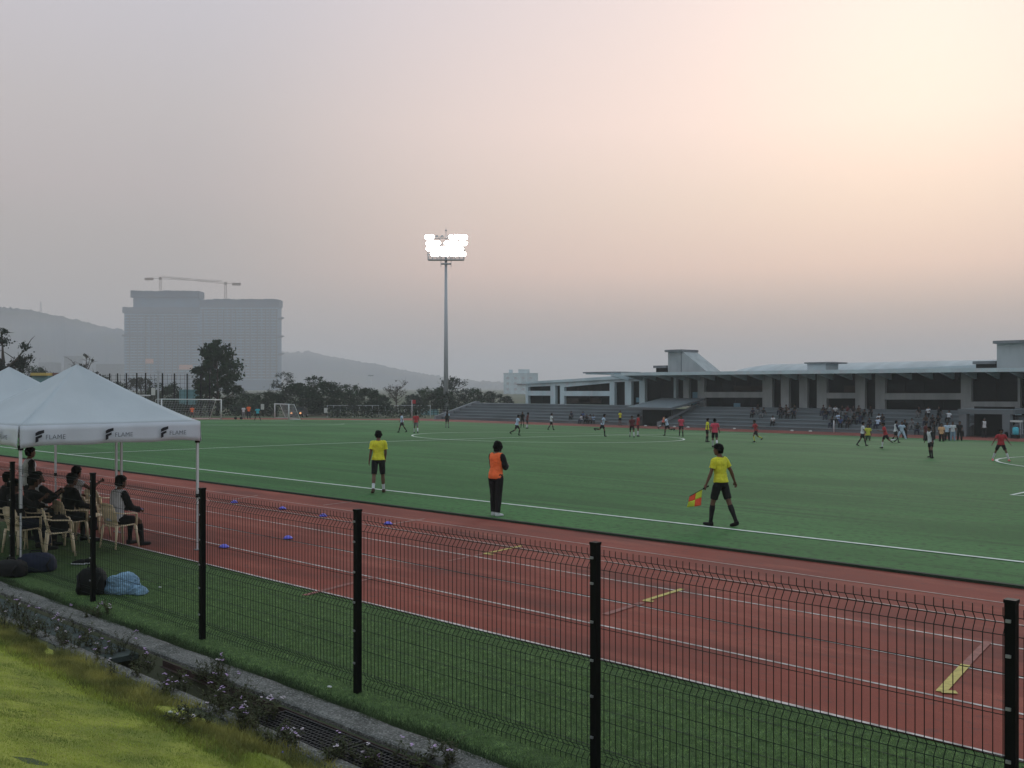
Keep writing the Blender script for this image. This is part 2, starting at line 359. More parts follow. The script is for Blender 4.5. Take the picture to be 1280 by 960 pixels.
for gx, sgn in ((XL,1),(XR,-1)):
    strip(mb, seg((gx,YN),(gx,YF)), W, DZ)
    bx = gx+sgn*16.5
    strip(mb, seg((gx,PC[1]-20.15),(bx,PC[1]-20.15))+seg((bx,PC[1]-20.15),(bx,PC[1]+20.15))[1:]+seg((bx,PC[1]+20.15),(gx,PC[1]+20.15))[1:], W, DZ+0.002)
    bx2 = gx+sgn*5.5
    strip(mb, seg((gx,PC[1]-9.16),(bx2,PC[1]-9.16))+seg((bx2,PC[1]-9.16),(bx2,PC[1]+9.16))[1:]+seg((bx2,PC[1]+9.16),(gx,PC[1]+9.16))[1:], W, DZ+0.002)
    cx = gx+sgn*11 if sgn>0 else -6.85; a0 = math.acos(abs(bx-cx)/9.15)
    strip(mb, [(cx+sgn*9.15*math.cos(-a0+2*a0*i/24), PC[1]+9.15*math.sin(-a0+2*a0*i/24)) for i in range(25)], W, DZ+0.004)
tag(mb.build('pitch_markings', M['line_pitch']), kind='structure')
# lane lines
mb = MB(); lanes = [8.70+(16.12-8.70)*i/6 for i in range(7)]
for i, y in enumerate(lanes): 
    mb.mi = 0 if i in (0,2,3,1) else 1
    strip(mb, seg((-140,y),(60,y),20), 0.045 if i else 0.06, 0.009)
mb.mi = 1
for i in range(7):
    y = 84.6+i*0.9; strip(mb, seg((-97,y),(80,y),20), 0.05, 0.012)
tag(mb.build('lane_markings', [M['line_white'], M['line_faint']]), kind='structure')
# yellow and worn marks on the track
mb = MB()
def gp(x, y): g = ground(x,y); return (g[0], g[1])
def mark(a, b, wd, tick=None, mi=0, dz=0.013):
    mb.mi = mi; A = gp(*a); B = gp(*b); strip(mb, [A,B], wd, dz)
    if tick: strip(mb, [A, gp(*tick)], wd, dz+0.003)
mark((605,693),(652,683),0.07,(617,694)); mark((805,752),(853,737),0.08,(817,753)); mark((1176,866),(1207,832),0.10,(1196,867))
mark((487,656),(531,649),0.045,mi=1); mark((404,632),(444,627),0.045,mi=1); mark((756,769),(803,754),0.10,mi=2); mark((1207,832),(1235,803),0.09,mi=2)
mark((380,745),(470,722),0.10,mi=2); mark((560,702),(604,693),0.08,mi=2); mark((290,625),(322,620),0.05,mi=1)
tag(mb.build('track_marks', [M['line_yellow'], M['line_faint'], M['line_pink']]), kind='structure')
# turf seams on the near strip
mb = MB(); rr = random.Random(3)
for y in (6.55,7.35,8.1):
    strip(mb, [(x, y+0.02*noise.noise(Vector((x*0.5,y,0)))) for x in yrange(-60,20,1)], 0.018, 0.005)
tag(mb.build('turf_seams', mat('turf_seam',(0.012,0.025,0.012),0.9)), kind='structure')
# raised pitch turf edge along the track, kerb shade painted into its dark colour
mb = MB(); mb.box(-97,60,16.10,16.20,0.0,0.05); tag(mb.build('turf_kerb', mat('shaded_turf_edge',(0.014,0.030,0.016),0.9)), kind='structure')
# concrete strip, drain lips
def rough_slab(name, y0, y1, z0, z1, m, x0=-40, x1=6, ny=5, amp=0.004):
    mb = MB(); xs = yrange(x0,x1,0.12); yy = [y0+(y1-y0)*i/ny for i in range(ny+1)]
    for x in xs:
        for j,y in enumerate(yy):
            e = 0.02*noise.noise(Vector((x*2.3,y0*7,0))) if j in (0,ny) else 0
            mb.v.append((x,y+(e if j==ny else e*0.4), z1+amp*noise.noise(Vector((x*4,y*9,1)))))
        mb.v.append((x,y0,z0)); mb.v.append((x,y1,z0))
    n = len(yy)+2
    for i in range(len(xs)-1):
        for j in range(ny): mb.f.append([i*n+j,(i+1)*n+j,(i+1)*n+j+1,i*n+j+1]); mb.m.append(0); mb.sm.append(True)
        mb.f.append([i*n+n-2,(i+1)*n+n-2,(i+1)*n,i*n]); mb.m.append(0); mb.sm.append(False)
        mb.f.append([i*n+ny,(i+1)*n+ny,(i+1)*n+n-1,i*n+n-1]); mb.m.append(0); mb.sm.append(False)
    return tag(mb.build(name, m), kind='structure')
rough_slab('concrete_strip', 5.37, 5.68, -0.35, 0.022, M['concrete_strip'])
rough_slab('drain_lip', 4.70, 4.86, -0.35, 0.03, M['concrete_strip'], ny=3)
# drain channel: floor, rusty support angle, cover sections
mb = MB(); mb.box(-40,6,4.87,5.35,-0.40,-0.30); tag(mb.build('drain_channel', M['drain']), kind='structure')
t = empty('drain_angle', (-8,5.335,-0.02), label='long rusty steel angle along the far side of the drain', cat='angle iron')
mb = MB(); mb.box(-2.5,10,-0.015,0.0,-0.05,0.015); mb.box(-2.5,10,-0.05,-0.0155,-0.05,-0.045); o = mb.build('flange', M['rusty'], t)
def grate(x0, x1, label):
    t = empty('drain_grate', ((x0+x1)/2,5.1,-0.03), label=label, cat='drain grate', group='black grates over the drain')
    L = (x1-x0)/2; mb = MB()
    mb.box(-L,L,-0.21,-0.19,-0.02,0.02); mb.box(-L,L,0.19,0.21,-0.02,0.02); mb.box(-L,-L+0.02,-0.19,0.19,-0.02,0.02); mb.box(L-0.02,L,-0.19,0.19,-0.02,0.02)
    mb.build('frame', M['grate'], t); mb = MB(); k = -L+0.07
    while k < L-0.03: mb.box(k-0.006,k+0.006,-0.19,0.19,-0.018,0.012); k += 0.05
    for j in range(1,8): y = -0.19+0.38*j/8; mb.box(-L+0.02,L-0.02,y-0.006,y+0.006,-0.015,0.015)
    mb.build('grid', M['grate'], t)
gl = ['black drain grate nearest the camera under the flowers','black drain grate second from the camera, bare of plants','black drain grate third along the drain, below the fence post','black drain grate at the end of the rusty angle']
gx = -3.2
for i in range(4): grate(gx-1.2, gx-0.02, gl[i]); gx -= 1.22
t = empty('drain_cover', (-13.6,5.1,-0.07), label='weathered dark green solid cover over the far part of the drain', cat='drain cover')
mb = MB(); mb.box(-5.5,2.5,-0.23,0.23,-0.03,0.03)
mb.build('plate', M['teal_cover'], t)

# hills
def hill(name, pts, d, wdt, seed):
    mb = MB(); N = 320; K = 8; P = []
    xs = [p[0] for p in pts]; 
    for i in range(N+1):
        x = xs[0]+(xs[-1]-xs[0])*i/N; y = np.interp(x, xs, [p[1] for p in pts])
        h = z_of(y, d)+1.27; h = max(h, 0.5)
        for k in range(-K,K+1):
            u = k/K; dd = d+u*wdt
            a,b = pix_dir(x); prof = math.cos(u*math.pi/2)**1.3 if abs(u)<1 else 0
            nn = (noise.noise(Vector((x*0.03,u*4,seed)))*0.10+noise.noise(Vector((x*0.11,u*9,seed)))*0.035)*(1-0.6*prof)
            tree = 7*max(0,noise.noise(Vector((x*0.5,u*60,seed+5)))+0.05)+5*max(0,noise.noise(Vector((x*0.13,u*20,seed+7))))
            hh = (h*(prof+nn*prof*2)+tree) if prof>0 else 0
            if k == 0: hh = h+ tree*0.8
            mb.v.append((a*dd,b*dd,-1.27-0.4+max(hh,0)))
    n = 2*K+1
    for i in range(N):
        for j in range(n-1): mb.f.append([i*n+j,(i+1)*n+j,(i+1)*n+j+1,i*n+j+1]); mb.m.append(0); mb.sm.append(True)
    return tag(mb.build(name, M['hill']), kind='structure')
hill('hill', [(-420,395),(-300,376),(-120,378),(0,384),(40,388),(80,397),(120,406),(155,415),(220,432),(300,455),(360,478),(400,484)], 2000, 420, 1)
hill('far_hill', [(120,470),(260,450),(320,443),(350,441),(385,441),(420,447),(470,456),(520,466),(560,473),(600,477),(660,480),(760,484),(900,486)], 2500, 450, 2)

# haze
def make_haze():
    m = bpy.data.materials.new('haze_air'); m.use_nodes = True; n = m.node_tree; n.nodes.clear()
    o = n.nodes.new('ShaderNodeOutputMaterial'); v = n.nodes.new('ShaderNodeVolumePrincipled')
    v.inputs['Color'].default_value = (*HAZE_COLOR,1); v.inputs['Density'].default_value = HAZE_DENSITY; v.inputs['Anisotropy'].default_value = 0.15
    n.links.new(v.outputs[0], o.inputs['Volume'])
    mb = MB(); mb.box(-3500,2700,-400,3100,-2.8,112)
    tag(mb.build('haze', m), 'pale dusty evening haze hanging over the whole ground', kind='stuff')
make_haze()

# ------------------------------------------------------------------ foreground fence
PX = [-17.12-3.04, -17.12,-14.08,-11.02,-7.98,-4.95,-1.90,1.14]; FYP = 6.09; FH = 1.80
fence = empty('mesh_fence', (-8,FYP,0), label='low dark green welded mesh fence with black posts along the turf strip', cat='fence')
def fpart(mb, name, m): o = mb.build(name, m, fence); o.location = (8,-FYP,0); return o
for x in PX:
    mb = MB(); mb.box(x-0.03,x+0.03,FYP-0.03,FYP+0.03,-0.02,FH); mb.box(x-0.034,x+0.034,FYP-0.034,FYP+0.034,FH,FH+0.02)
    po = fpart(mb,'post',M['black_paint'])
    for z in (0.3,0.62,0.9,1.2,1.5,1.7): mb = MB(); mb.obox(Vector((x-0.005,FYP-0.04,z)),0.028,0.012,0.018); mb.build('clip', M['steel'], po)
prof = [(0.03,0),(0.08,0),(0.13,0.045),(0.18,0),(0.80,0),(0.85,0.045),(0.90,0),(1.60,0),(1.66,0.045),(1.71,0),(1.76,0)]
def pan(x0, x1):
    mb = MB(); n = 54
    for i in range(1,n):
        x = x0+(x1-x0)*i/n
        pts = [Vector((x,FYP+0.036+p[1],p[0])) for p in prof]
        mb.tube(pts, 0.0034, 3, smooth=False)
    for z,o_ in ((0.08,0),(0.13,0.045),(0.18,0),(0.42,0),(0.62,0),(0.80,0),(0.85,0.045),(0.90,0),(1.14,0),(1.38,0),(1.60,0),(1.66,0.045),(1.71,0)):
        mb.tube([(x0+0.03,FYP+0.032+o_,z),((x0+x1)/2,FYP+0.032+o_,z-0.006),(x1-0.03,FYP+0.032+o_,z)], 0.0032, 3, smooth=False)
    fpart(mb,'mesh_panel',M['wire'])
for a,b in zip(PX[:-1],PX[1:]): pan(a,b)

# ------------------------------------------------------------------ grandstand
YB, YT, ZB = 90.3, 97.0, zg(90)
ZT = 0.82; NS = 6
stand = empty('grandstand', (-60,YB,ZB), label='long grey concrete terrace of stepped seating below the building', cat='grandstand')
def spart(mb, name, m, par=None):
    o = mb.build(name, m, par or stand)
    if par is None: o.location = (60,-YB,-ZB)
    return o
XSL = on_plane(597,YT)[0]; XSR = 26
def fac(x, y, Y): X,d = on_plane(x,Y); return X, z_of(y,d)
XE0 = on_plane(786,YB)[0]; XE1 = on_plane(826,YB)[0]     # first tunnel
XF0 = on_plane(1202,YB)[0]; XF1 = on_plane(1262,YB)[0]     # second tunnel
ST = (ZT-ZB)/NS; SD = (YT-YB)/NS
step_y = lambda k: YB+k*SD; step_z = lambda k: ZB+(k+1)*ST     # front of step k and its top
mb = MB()
for (a,b) in ((XSL,XE0),(XE1,XF0),(XF1,XSR)):
    for k in range(NS):
        mb.box(a,b,step_y(k),(step_y(k+1) if k<NS-1 else 98.6),ZB,step_z(k)) if k==NS-1 else mb.box(a,b,step_y(k),step_y(k+1)-0.003,ZB,step_z(k))
        mb.box(a,b,step_y(k)-0.05,step_y(k)-0.003,step_z(k)-0.09,step_z(k)+0.004)
spart(mb,'steps',M['concrete_dark'])
mb = MB(); mb.box(-95,XSR,82+8.28,82+8.295,ZB,ZB+0.10)
# sloped left end wall
mb = MB(); xl = XSL
mb.prism([(YB-1.2,ZB),(YT+0.5,ZB),(YT+0.5,ZT+0.25),(YT-0.2,ZT+0.25),(YB-1.0,ZB+0.45)],'x',xl-0.35,xl-0.004)
spart(mb,'end_wall',M['concrete'])
def tunnel(a, b, dark_w, roofh, slope):
    mb = MB()
    for x in (a,b-0.3):
        mb.prism([(YB-0.3,ZB),(YT,ZB),(YT,ZT+0.1),(YB+0.2,ZB+0.55),(YB-0.3,ZB+0.5)],'x',x+0.003,x+0.297)
    spart(mb,'tunnel_wall',M['concrete'])
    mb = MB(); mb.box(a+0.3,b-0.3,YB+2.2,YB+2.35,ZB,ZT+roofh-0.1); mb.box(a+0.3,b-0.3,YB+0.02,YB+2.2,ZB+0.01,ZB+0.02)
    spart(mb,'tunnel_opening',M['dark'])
    mb = MB(); mb.box(a+0.01,b-0.01,YB+2.36,98.6,ZB,ZT-0.36); spart(mb,'landing',M['concrete_dark'])
tunnel(XE0,XE1,0,0.2,True)
tunnel(XF0,XF1,0,0.6,False)
mb = MB(); x0 = XE0-0.8; x1 = XE1+0.9      # slanting roof over the first tunnel
mb.prism([(YB+0.6,ZT-0.30),(YT+0.8,ZT+0.75),(YT+0.8,ZT+0.95),(YB+0.55,ZT-0.05)],'x',x0,x1); spart(mb,'tunnel_roof',M['concrete_dark'])
mb = MB(); mb.box(XF0-0.3,XF1+0.3,YB-0.1,YT+0.9,ZT-0.10,ZT+0.30); spart(mb,'tunnel_roof',M['concrete_dark'])
mb = MB(); mb.box(XF0-0.1,XF0+0.5,YB-0.3,YB+0.5,ZB,ZT-0.11); spart(mb,'tunnel_pier',M['concrete_dark']); mb = MB(); mb.box(XF1-0.5,XF1+0.1,YB-0.3,YB+0.5,ZB,ZT-0.11); spart(mb,'tunnel_pier',M['concrete_dark'])
for sx in (827,):                                # stair rail beside the tunnel
    X = on_plane(sx,YB)[0]; mb = MB(); mb.prism([(YB+0.2,ZB+0.5),(YT,ZT+0.3),(YT,ZT+0.5),(YB+0.2,ZB+0.75)],'x',X+0.35,X+0.5); spart(mb,'stair_rail',M['concrete'])

# ------------------------------------------------------------------ sports building on top of the terrace
YW = 98.8
bld = empty('sports_building', (-60,YW,ZT), label='long two storey grey white building with dark window bands above the terrace', cat='building')
def bpart(mb, name, m, par=None):
    o = mb.build(name, m, par or bld)
    if par is None: o.location = (60,-YW,-ZT)
    return o
def XZ(x, y, Y=YW): return fac(x,y,Y)
XB0 = XZ(657,480)[0]; XB1 = 24; ZR = 4.75
XQ = on_plane(808,YW)[0]
zl = XZ(657,477.5)[1]; zq = XZ(808,468)[1]
mb = MB()   # solid body set back behind openings
mb.prism([(XB0+0.05,ZT),(XQ,ZT),(XQ,zq-0.15),(XB0+0.05,zl-0.15)],'y',YW+0.9,YW+14)
mb.prism([(XQ,ZT),(XB1,ZT),(XB1,ZR-0.15),(XQ,ZR-0.2)],'y',YW+0.9,YW+14)
bpart(mb,'wall',M['dark'])
# openings: rectangles of dark glass in a frame of piers and bands. (x0,x1,ytop,ybot) in photo columns
def pier(x0, x1, y0=464, y1=512, m='wall_white', dep=0.5, name='pier'):
    a = XZ(x0,484)[0]; b = XZ(x1,484)[0]
    mid = (x0+x1)/2
    zt = (zl+(zq-zl)*(a-XB0)/(XQ-XB0) if a<XQ else ZR)-0.12
    mb = MB(); mb.box(a,b,YW,YW+dep,ZT+0.002,zt); bpart(mb,name,M[m])
def band(x0, x1, y0, y1, m='wall_white'):
    a,z1a = XZ(x0,y0); b,z1b = XZ(x1,y0); z0a = XZ(x0,y1)[1]; z0b = XZ(x1,y1)[1]
    mb = MB(); mb.prism([(a+0.02,z0a),(b-0.02,z0b),(b-0.02,z1b),(a+0.02,z1a)],'y',YW+0.03,YW+0.45); bpart(mb,'spandrel_band',M[m])
def band4(x0,x1,ya,yb,yc,yd):
    a,z1a = XZ(x0,ya); b,z1b = XZ(x1,yc); z0a = XZ(x0,yb)[1]; z0b = XZ(x1,yd)[1]
    mb = MB(); mb.prism([(a+0.01,z0a),(b-0.01,z0b),(b-0.01,z1b),(a+0.01,z1a)],'y',YW+0.02,YW+0.5); bpart(mb,'lintel_band',M['wall_white'])
def win(x0, x1, y0, y1, m='glass_dark', Y=YW+0.6, brown=False):
    a = XZ(x0,484)[0]; b = XZ(x1,484)[0]; z1 = XZ((x0+x1)/2,y0)[1]; z0 = XZ((x0+x1)/2,y1)[1]
    mb = MB(); mb.box(a,b,Y,Y+0.06,z0,z1); o = bpart(mb,'window',M[m])
    n = max(1,int((b-a)/1.6)); mb = MB()
    for i in range(n+1):
        x = a+(b-a)*i/n; mb.box(x-0.03,x+0.03,Y-0.05,Y-0.003,z0,z1)
    mb.box(a,b,Y-0.045,Y-0.004,z1-0.06,z1); 
    mb.build('frame', M['dark'], o)
# left wing (light piers)
for p in ((657,660),(688,694),(700,705),(762,768),(781,789)): pier(*p)
band(657,691,488.5,494.5); band(703,764,488.8,495); band4(657,701,477.8,483.5,474.6,482.0); band4(701,764,474.6,484.2,470.3,478.5); band4(764,806,470.3,477.8,468.5,476.0)
for wd in ((660,688,483,488.5),(660,688,495,504),(694,700,482,504),(705,762,480,489),(705,762,495,505),(768,781,477,507),(789,798,476,506)): win(*wd)
# middle
for p in ((799,806),(842,845),(854,861),(872,880)): pier(*p, m='wall_white' if p[0]<850 else 'column')
win(806,842,476,500,); win(845,854,476,508); 
win(861,872,476,509); 
for p in ((953,965),(976,986),(999,1009),(1021,1033),(1069,1081),(1094,1106),(1201,1214)): pier(*p, m='column')
band(880,954,490,497,'column'); band(1032,1070,491,498,'column'); band(1105,1202,491.5,499.5,'column')
for wd in ((880,953,476,490),(880,953,497,510),(965,976,476,510),(986,999,476,510),(1009,1021,476,511),(1033,1069,476,491),(1033,1069,498,512),(1081,1094,476,512),(1106,1201,476,491),(1106,1201,499.5,514),(1214,1272,476,502),(1275,1330,478,520)): win(*wd)
pier(1272,1275,m='column'); band(1213,1273,502,513,'column')
# curtain and interior glimpses
def glimpse(x0,x1,y0,y1,m):
    a = XZ(x0,484)[0]; b = XZ(x1,484)[0]; z1 = XZ((x0+x1)/2,y0)[1]; z0 = XZ((x0+x1)/2,y1)[1]
    mb = MB(); mb.box(a,b,YW+0.52,YW+0.594,z0,z1); bpart(mb,'blind',M[m])
glimpse(862.5,871,490,508,'tower_light'); glimpse(914,922,504,509,'tower_light'); glimpse(914,950,482,488,'brown_dark'); glimpse(720,748,498,504,'brown_dark'); glimpse(792,797,497,503,'tower_light'); glimpse(1052,1067,482,490,'brown_dark')
glimpse(705,735,498,504,'brown_dark')
# roof slabs
mb = MB(); mb.prism([(XB0-0.4,zl-0.28),(XQ,zq-0.42),(XQ,zq),(XB0-0.4,zl)],'y',YW-0.25,YW+14.3); bpart(mb,'roof_slab',M['wall_white'])
mb = MB(); xc = on_plane(763,YW)[0]; mb.box(XQ+0.003,XB1+0.3,YW-0.25,YW+14.3,ZR-0.35,ZR); bpart(mb,'roof_slab',M['concrete'])
# cantilever canopy with tapered beams
YC = YW-3.6; xc = on_plane(760,YC)[0]
mb = MB(); mb.box(xc+2,XB1,YC,YW-0.255,ZR-0.14,ZR-0.02); mb.box(xc+2,XB1,YC-0.12,YC-0.004,ZR-0.34,ZR+0.02); bpart(mb,'canopy',M['wall_white'])
x = xc+0.4; k = 0
while x < XB1-0.5:
    mb = MB(); mb.prism([(YC+0.003,ZR-0.15),(YW-0.26,ZR-0.15),(YW-0.26,ZR-0.95),(YC+0.003,ZR-0.36)],'x',x,x+0.22); bpart(mb,'canopy_beam',M['wall_white']); x += 2.05; k += 1
# roof boxes and stair towers
def rbox(x0,x1,y0,y1,Y,dep,m='wall_white',name='roof_box'):
    a,_ = fac(x0,484,Y); b,_ = fac(x1,484,Y); z1 = fac((x0+x1)/2,y0,Y)[1]; z0 = ZR-0.05
    mb = MB(); mb.box(a,b,Y,Y+dep,z0,z1); return bpart(mb,name,M[m]), a, b, z0, z1
o,a,b,z0,z1 = rbox(732,768,466.5,472,YW+2,5); mb = MB(); mb.box(a-0.3,b+0.3,YW+1.8,YW+7.2,z1,z1+0.18); mb.build('roof',M['concrete'],o)
def stair_tower(x0,x1,xs,ytop,Y,dep,xlow=None):
    a,_ = fac(x0,484,Y); b,_ = fac(x1,484,Y); c,_ = fac(xs,484,Y); zt = fac((x0+x1)/2,ytop,Y)[1]; zm = ZR
    mb = MB(); mb.prism([(a,zm),(c,zm),(c,zm+0.15),(b+0.2,zt),(a,zt)],'y',Y,Y+dep)
    o = bpart(mb,'stair_tower',M['column'])
    mb = MB(); mb.box(a-0.25,b+0.25,Y-0.35,Y+dep+0.2,zt+0.003,zt+0.28); mb.build('roof',M['concrete'],o)
    mb = MB(); mb.box(b-0.08,b+0.0,Y-0.03,Y-0.002,zm,zt-0.05); mb.build('joint',M['concrete_dark'],o)
stair_tower(835,852,883,440,YW+1,3)
rb,a,b,z0,z1 = rbox(820,834,460,466,YW+1.5,4,'dark'); mb = MB(); mb.box(a-0.2,b+0.1,YW+1.2,YW+5.6,z1,z1+0.3); mb.build('roof',M['concrete'],rb)
stair_tower(1246,1300,1301,429,YW-0.1,5)
rb,a,b,z0,z1 = rbox(1220,1245,455,462,YW+0.6,4,'dark'); mb = MB(); mb.box(a-0.25,b+0.02,YW+0.4,YW+4.8,z1,z1+0.28); mb.build('roof',M['concrete'],rb)
o,a,b,z0,z1 = rbox(1009,1032,454.5,463,YW+2,3); mb = MB(); mb.box(a-0.2,b+0.9,YW+1.7,YW+5.3,z1,z1+0.15); mb.build('roof',M['concrete'],o)
# parapet rising behind to the right
a,za = fac(1060,463,YW+8); b,zb = fac(1240,455.5,YW+8); mb = MB(); mb.prism([(a,4.6),(b,4.6),(b,zb),(a,za)],'y',YW+8,YW+8.5); bpart(mb,'parapet',M['wall_white'])
# barrel vault hall behind
hall = empty('vaulted_hall', (0,0,0), label='large hall with a pale barrel vaulted sheet roof behind the building', cat='hall')
YH = YW+20; mb = MB()
a,_ = on_plane(893,YH); b = 30; zt_ = fac(1000,452.5,YH)[1]; zb_ = 4.0; N = 14
for e,(x0) in enumerate([a,a+0.6,a+2.0,a+4.5,b]):
    sc_ = [0.15,0.55,0.85,1,1.12][e]
    for i in range(N+1):
        th = math.pi*i/N; mb.v.append((x0, YH+9-9*math.cos(th), zb_+(zt_-zb_)*sc_*math.sin(th)))
for e in range(4):
    for i in range(N): mb.f.append([e*(N+1)+i,(e+1)*(N+1)+i,(e+1)*(N+1)+i+1,e*(N+1)+i+1]); mb.m.append(0); mb.sm.append(True)
mb.f.append(list(range(N+1))); mb.m.append(0); mb.sm.append(False)
o = mb.build('vault_roof',M['roof_white'],hall)
mb = MB(); mb.box(a+0.5,b,YH+0.2,YH+17.8,ZB,zb_); o2 = mb.build('wall',M['wall_white'],hall)
hall.location = (a,YH,0); o.location = (-a,-YH,0); o2.location = (-a,-YH,0)
# ------------------------------------------------------------------ people
def rotX(a): return Matrix.Rotation(R(a),3,'X')
def rotY(a): return Matrix.Rotation(R(a),3,'Y')
def rotZ(a): return Matrix.Rotation(R(a),3,'Z')
def skeleton(p):
    """joint positions of a 1.75 m figure facing +Y. pitch forward is positive."""
    J = {}; lean = p.get('lean',3); TR = rotX(-lean) @ rotY(p.get('side',0)) @ rotZ(0)
    up = lambda v: TR @ Vector(v)
    J['pelvis'] = Vector((0,0,0)); J['TR'] = TR
    J['chest'] = up((0,0,0.36)); J['neck'] = up((0,-0.005,0.56)); HR = TR @ rotX(lean*0.6-p.get('nod',0)) @ rotZ(p.get('yaw',0))
    J['HR'] = HR; J['head'] = J['neck'] + HR @ Vector((0,0.025,0.135))
    for s,sd_ in ((-1,'L'),(1,'R')):
        hp = Vector((s*0.095,0,-0.03)); th,ab,kn = p.get('leg'+sd_,(2,3,4))
        d = rotX(th) @ (rotY(-s*ab) @ Vector((0,0,-1)))
        k = hp + d*0.43; d2 = rotX(th-kn) @ (rotY(-s*ab*0.8) @ Vector((0,0,-1)))
        a = k + d2*0.43; ank = p.get('ank'+sd_, 0)
        fd = rotX(max(min((th-kn),35),-70)*p.get('footf',0.6)+ank) @ Vector((s*0.15,1,0)); fd.normalize()
        J['hip'+sd_]=hp; J['knee'+sd_]=k; J['ank'+sd_]=a
        J['heel'+sd_]=a-fd*0.05+Vector((0,0,-0.045)); J['toe'+sd_]=a+fd*0.17+Vector((0,0,-0.052))
        sh = up((s*0.172,0,0.478)); ap,aa,ae,inn = p.get('arm'+sd_,(0,8,12,0))
        ua = TR @ (rotX(ap) @ (rotY(-s*aa) @ Vector((0,0,-1))))
        el = sh + ua*0.29
        fa = TR @ (rotZ(s*inn) @ (rotX(ap+ae) @ (rotY(-s*aa*p.get('aaf',1)) @ Vector((0,0,-1)))))
        wr = el + fa*0.25
        J['sh'+sd_]=sh; J['el'+sd_]=el; J['wr'+sd_]=wr; J['hand'+sd_]=wr+fa*0.09; J['fa'+sd_]=fa
    return J
def loft(bm_mb, c, rings, frame):
    """rings: (z, rx, ry, yoff)"""
    n = 16; vs = []
    for z,rx,ry,yo in rings:
        for k in range(n):
            t = 2*math.pi*k/n; vs.append(c + frame @ Vector((rx*math.cos(t), yo+ry*math.sin(t), z)))
    m = len(rings)
    fs = [(i*n+k,i*n+(k+1)%n,(i+1)*n+(k+1)%n,(i+1)*n+k) for i in range(m-1) for k in range(n)]
    fs += [list(range(n-1,-1,-1)), list(range((m-1)*n,m*n))]
    bm_mb.add(vs, fs)
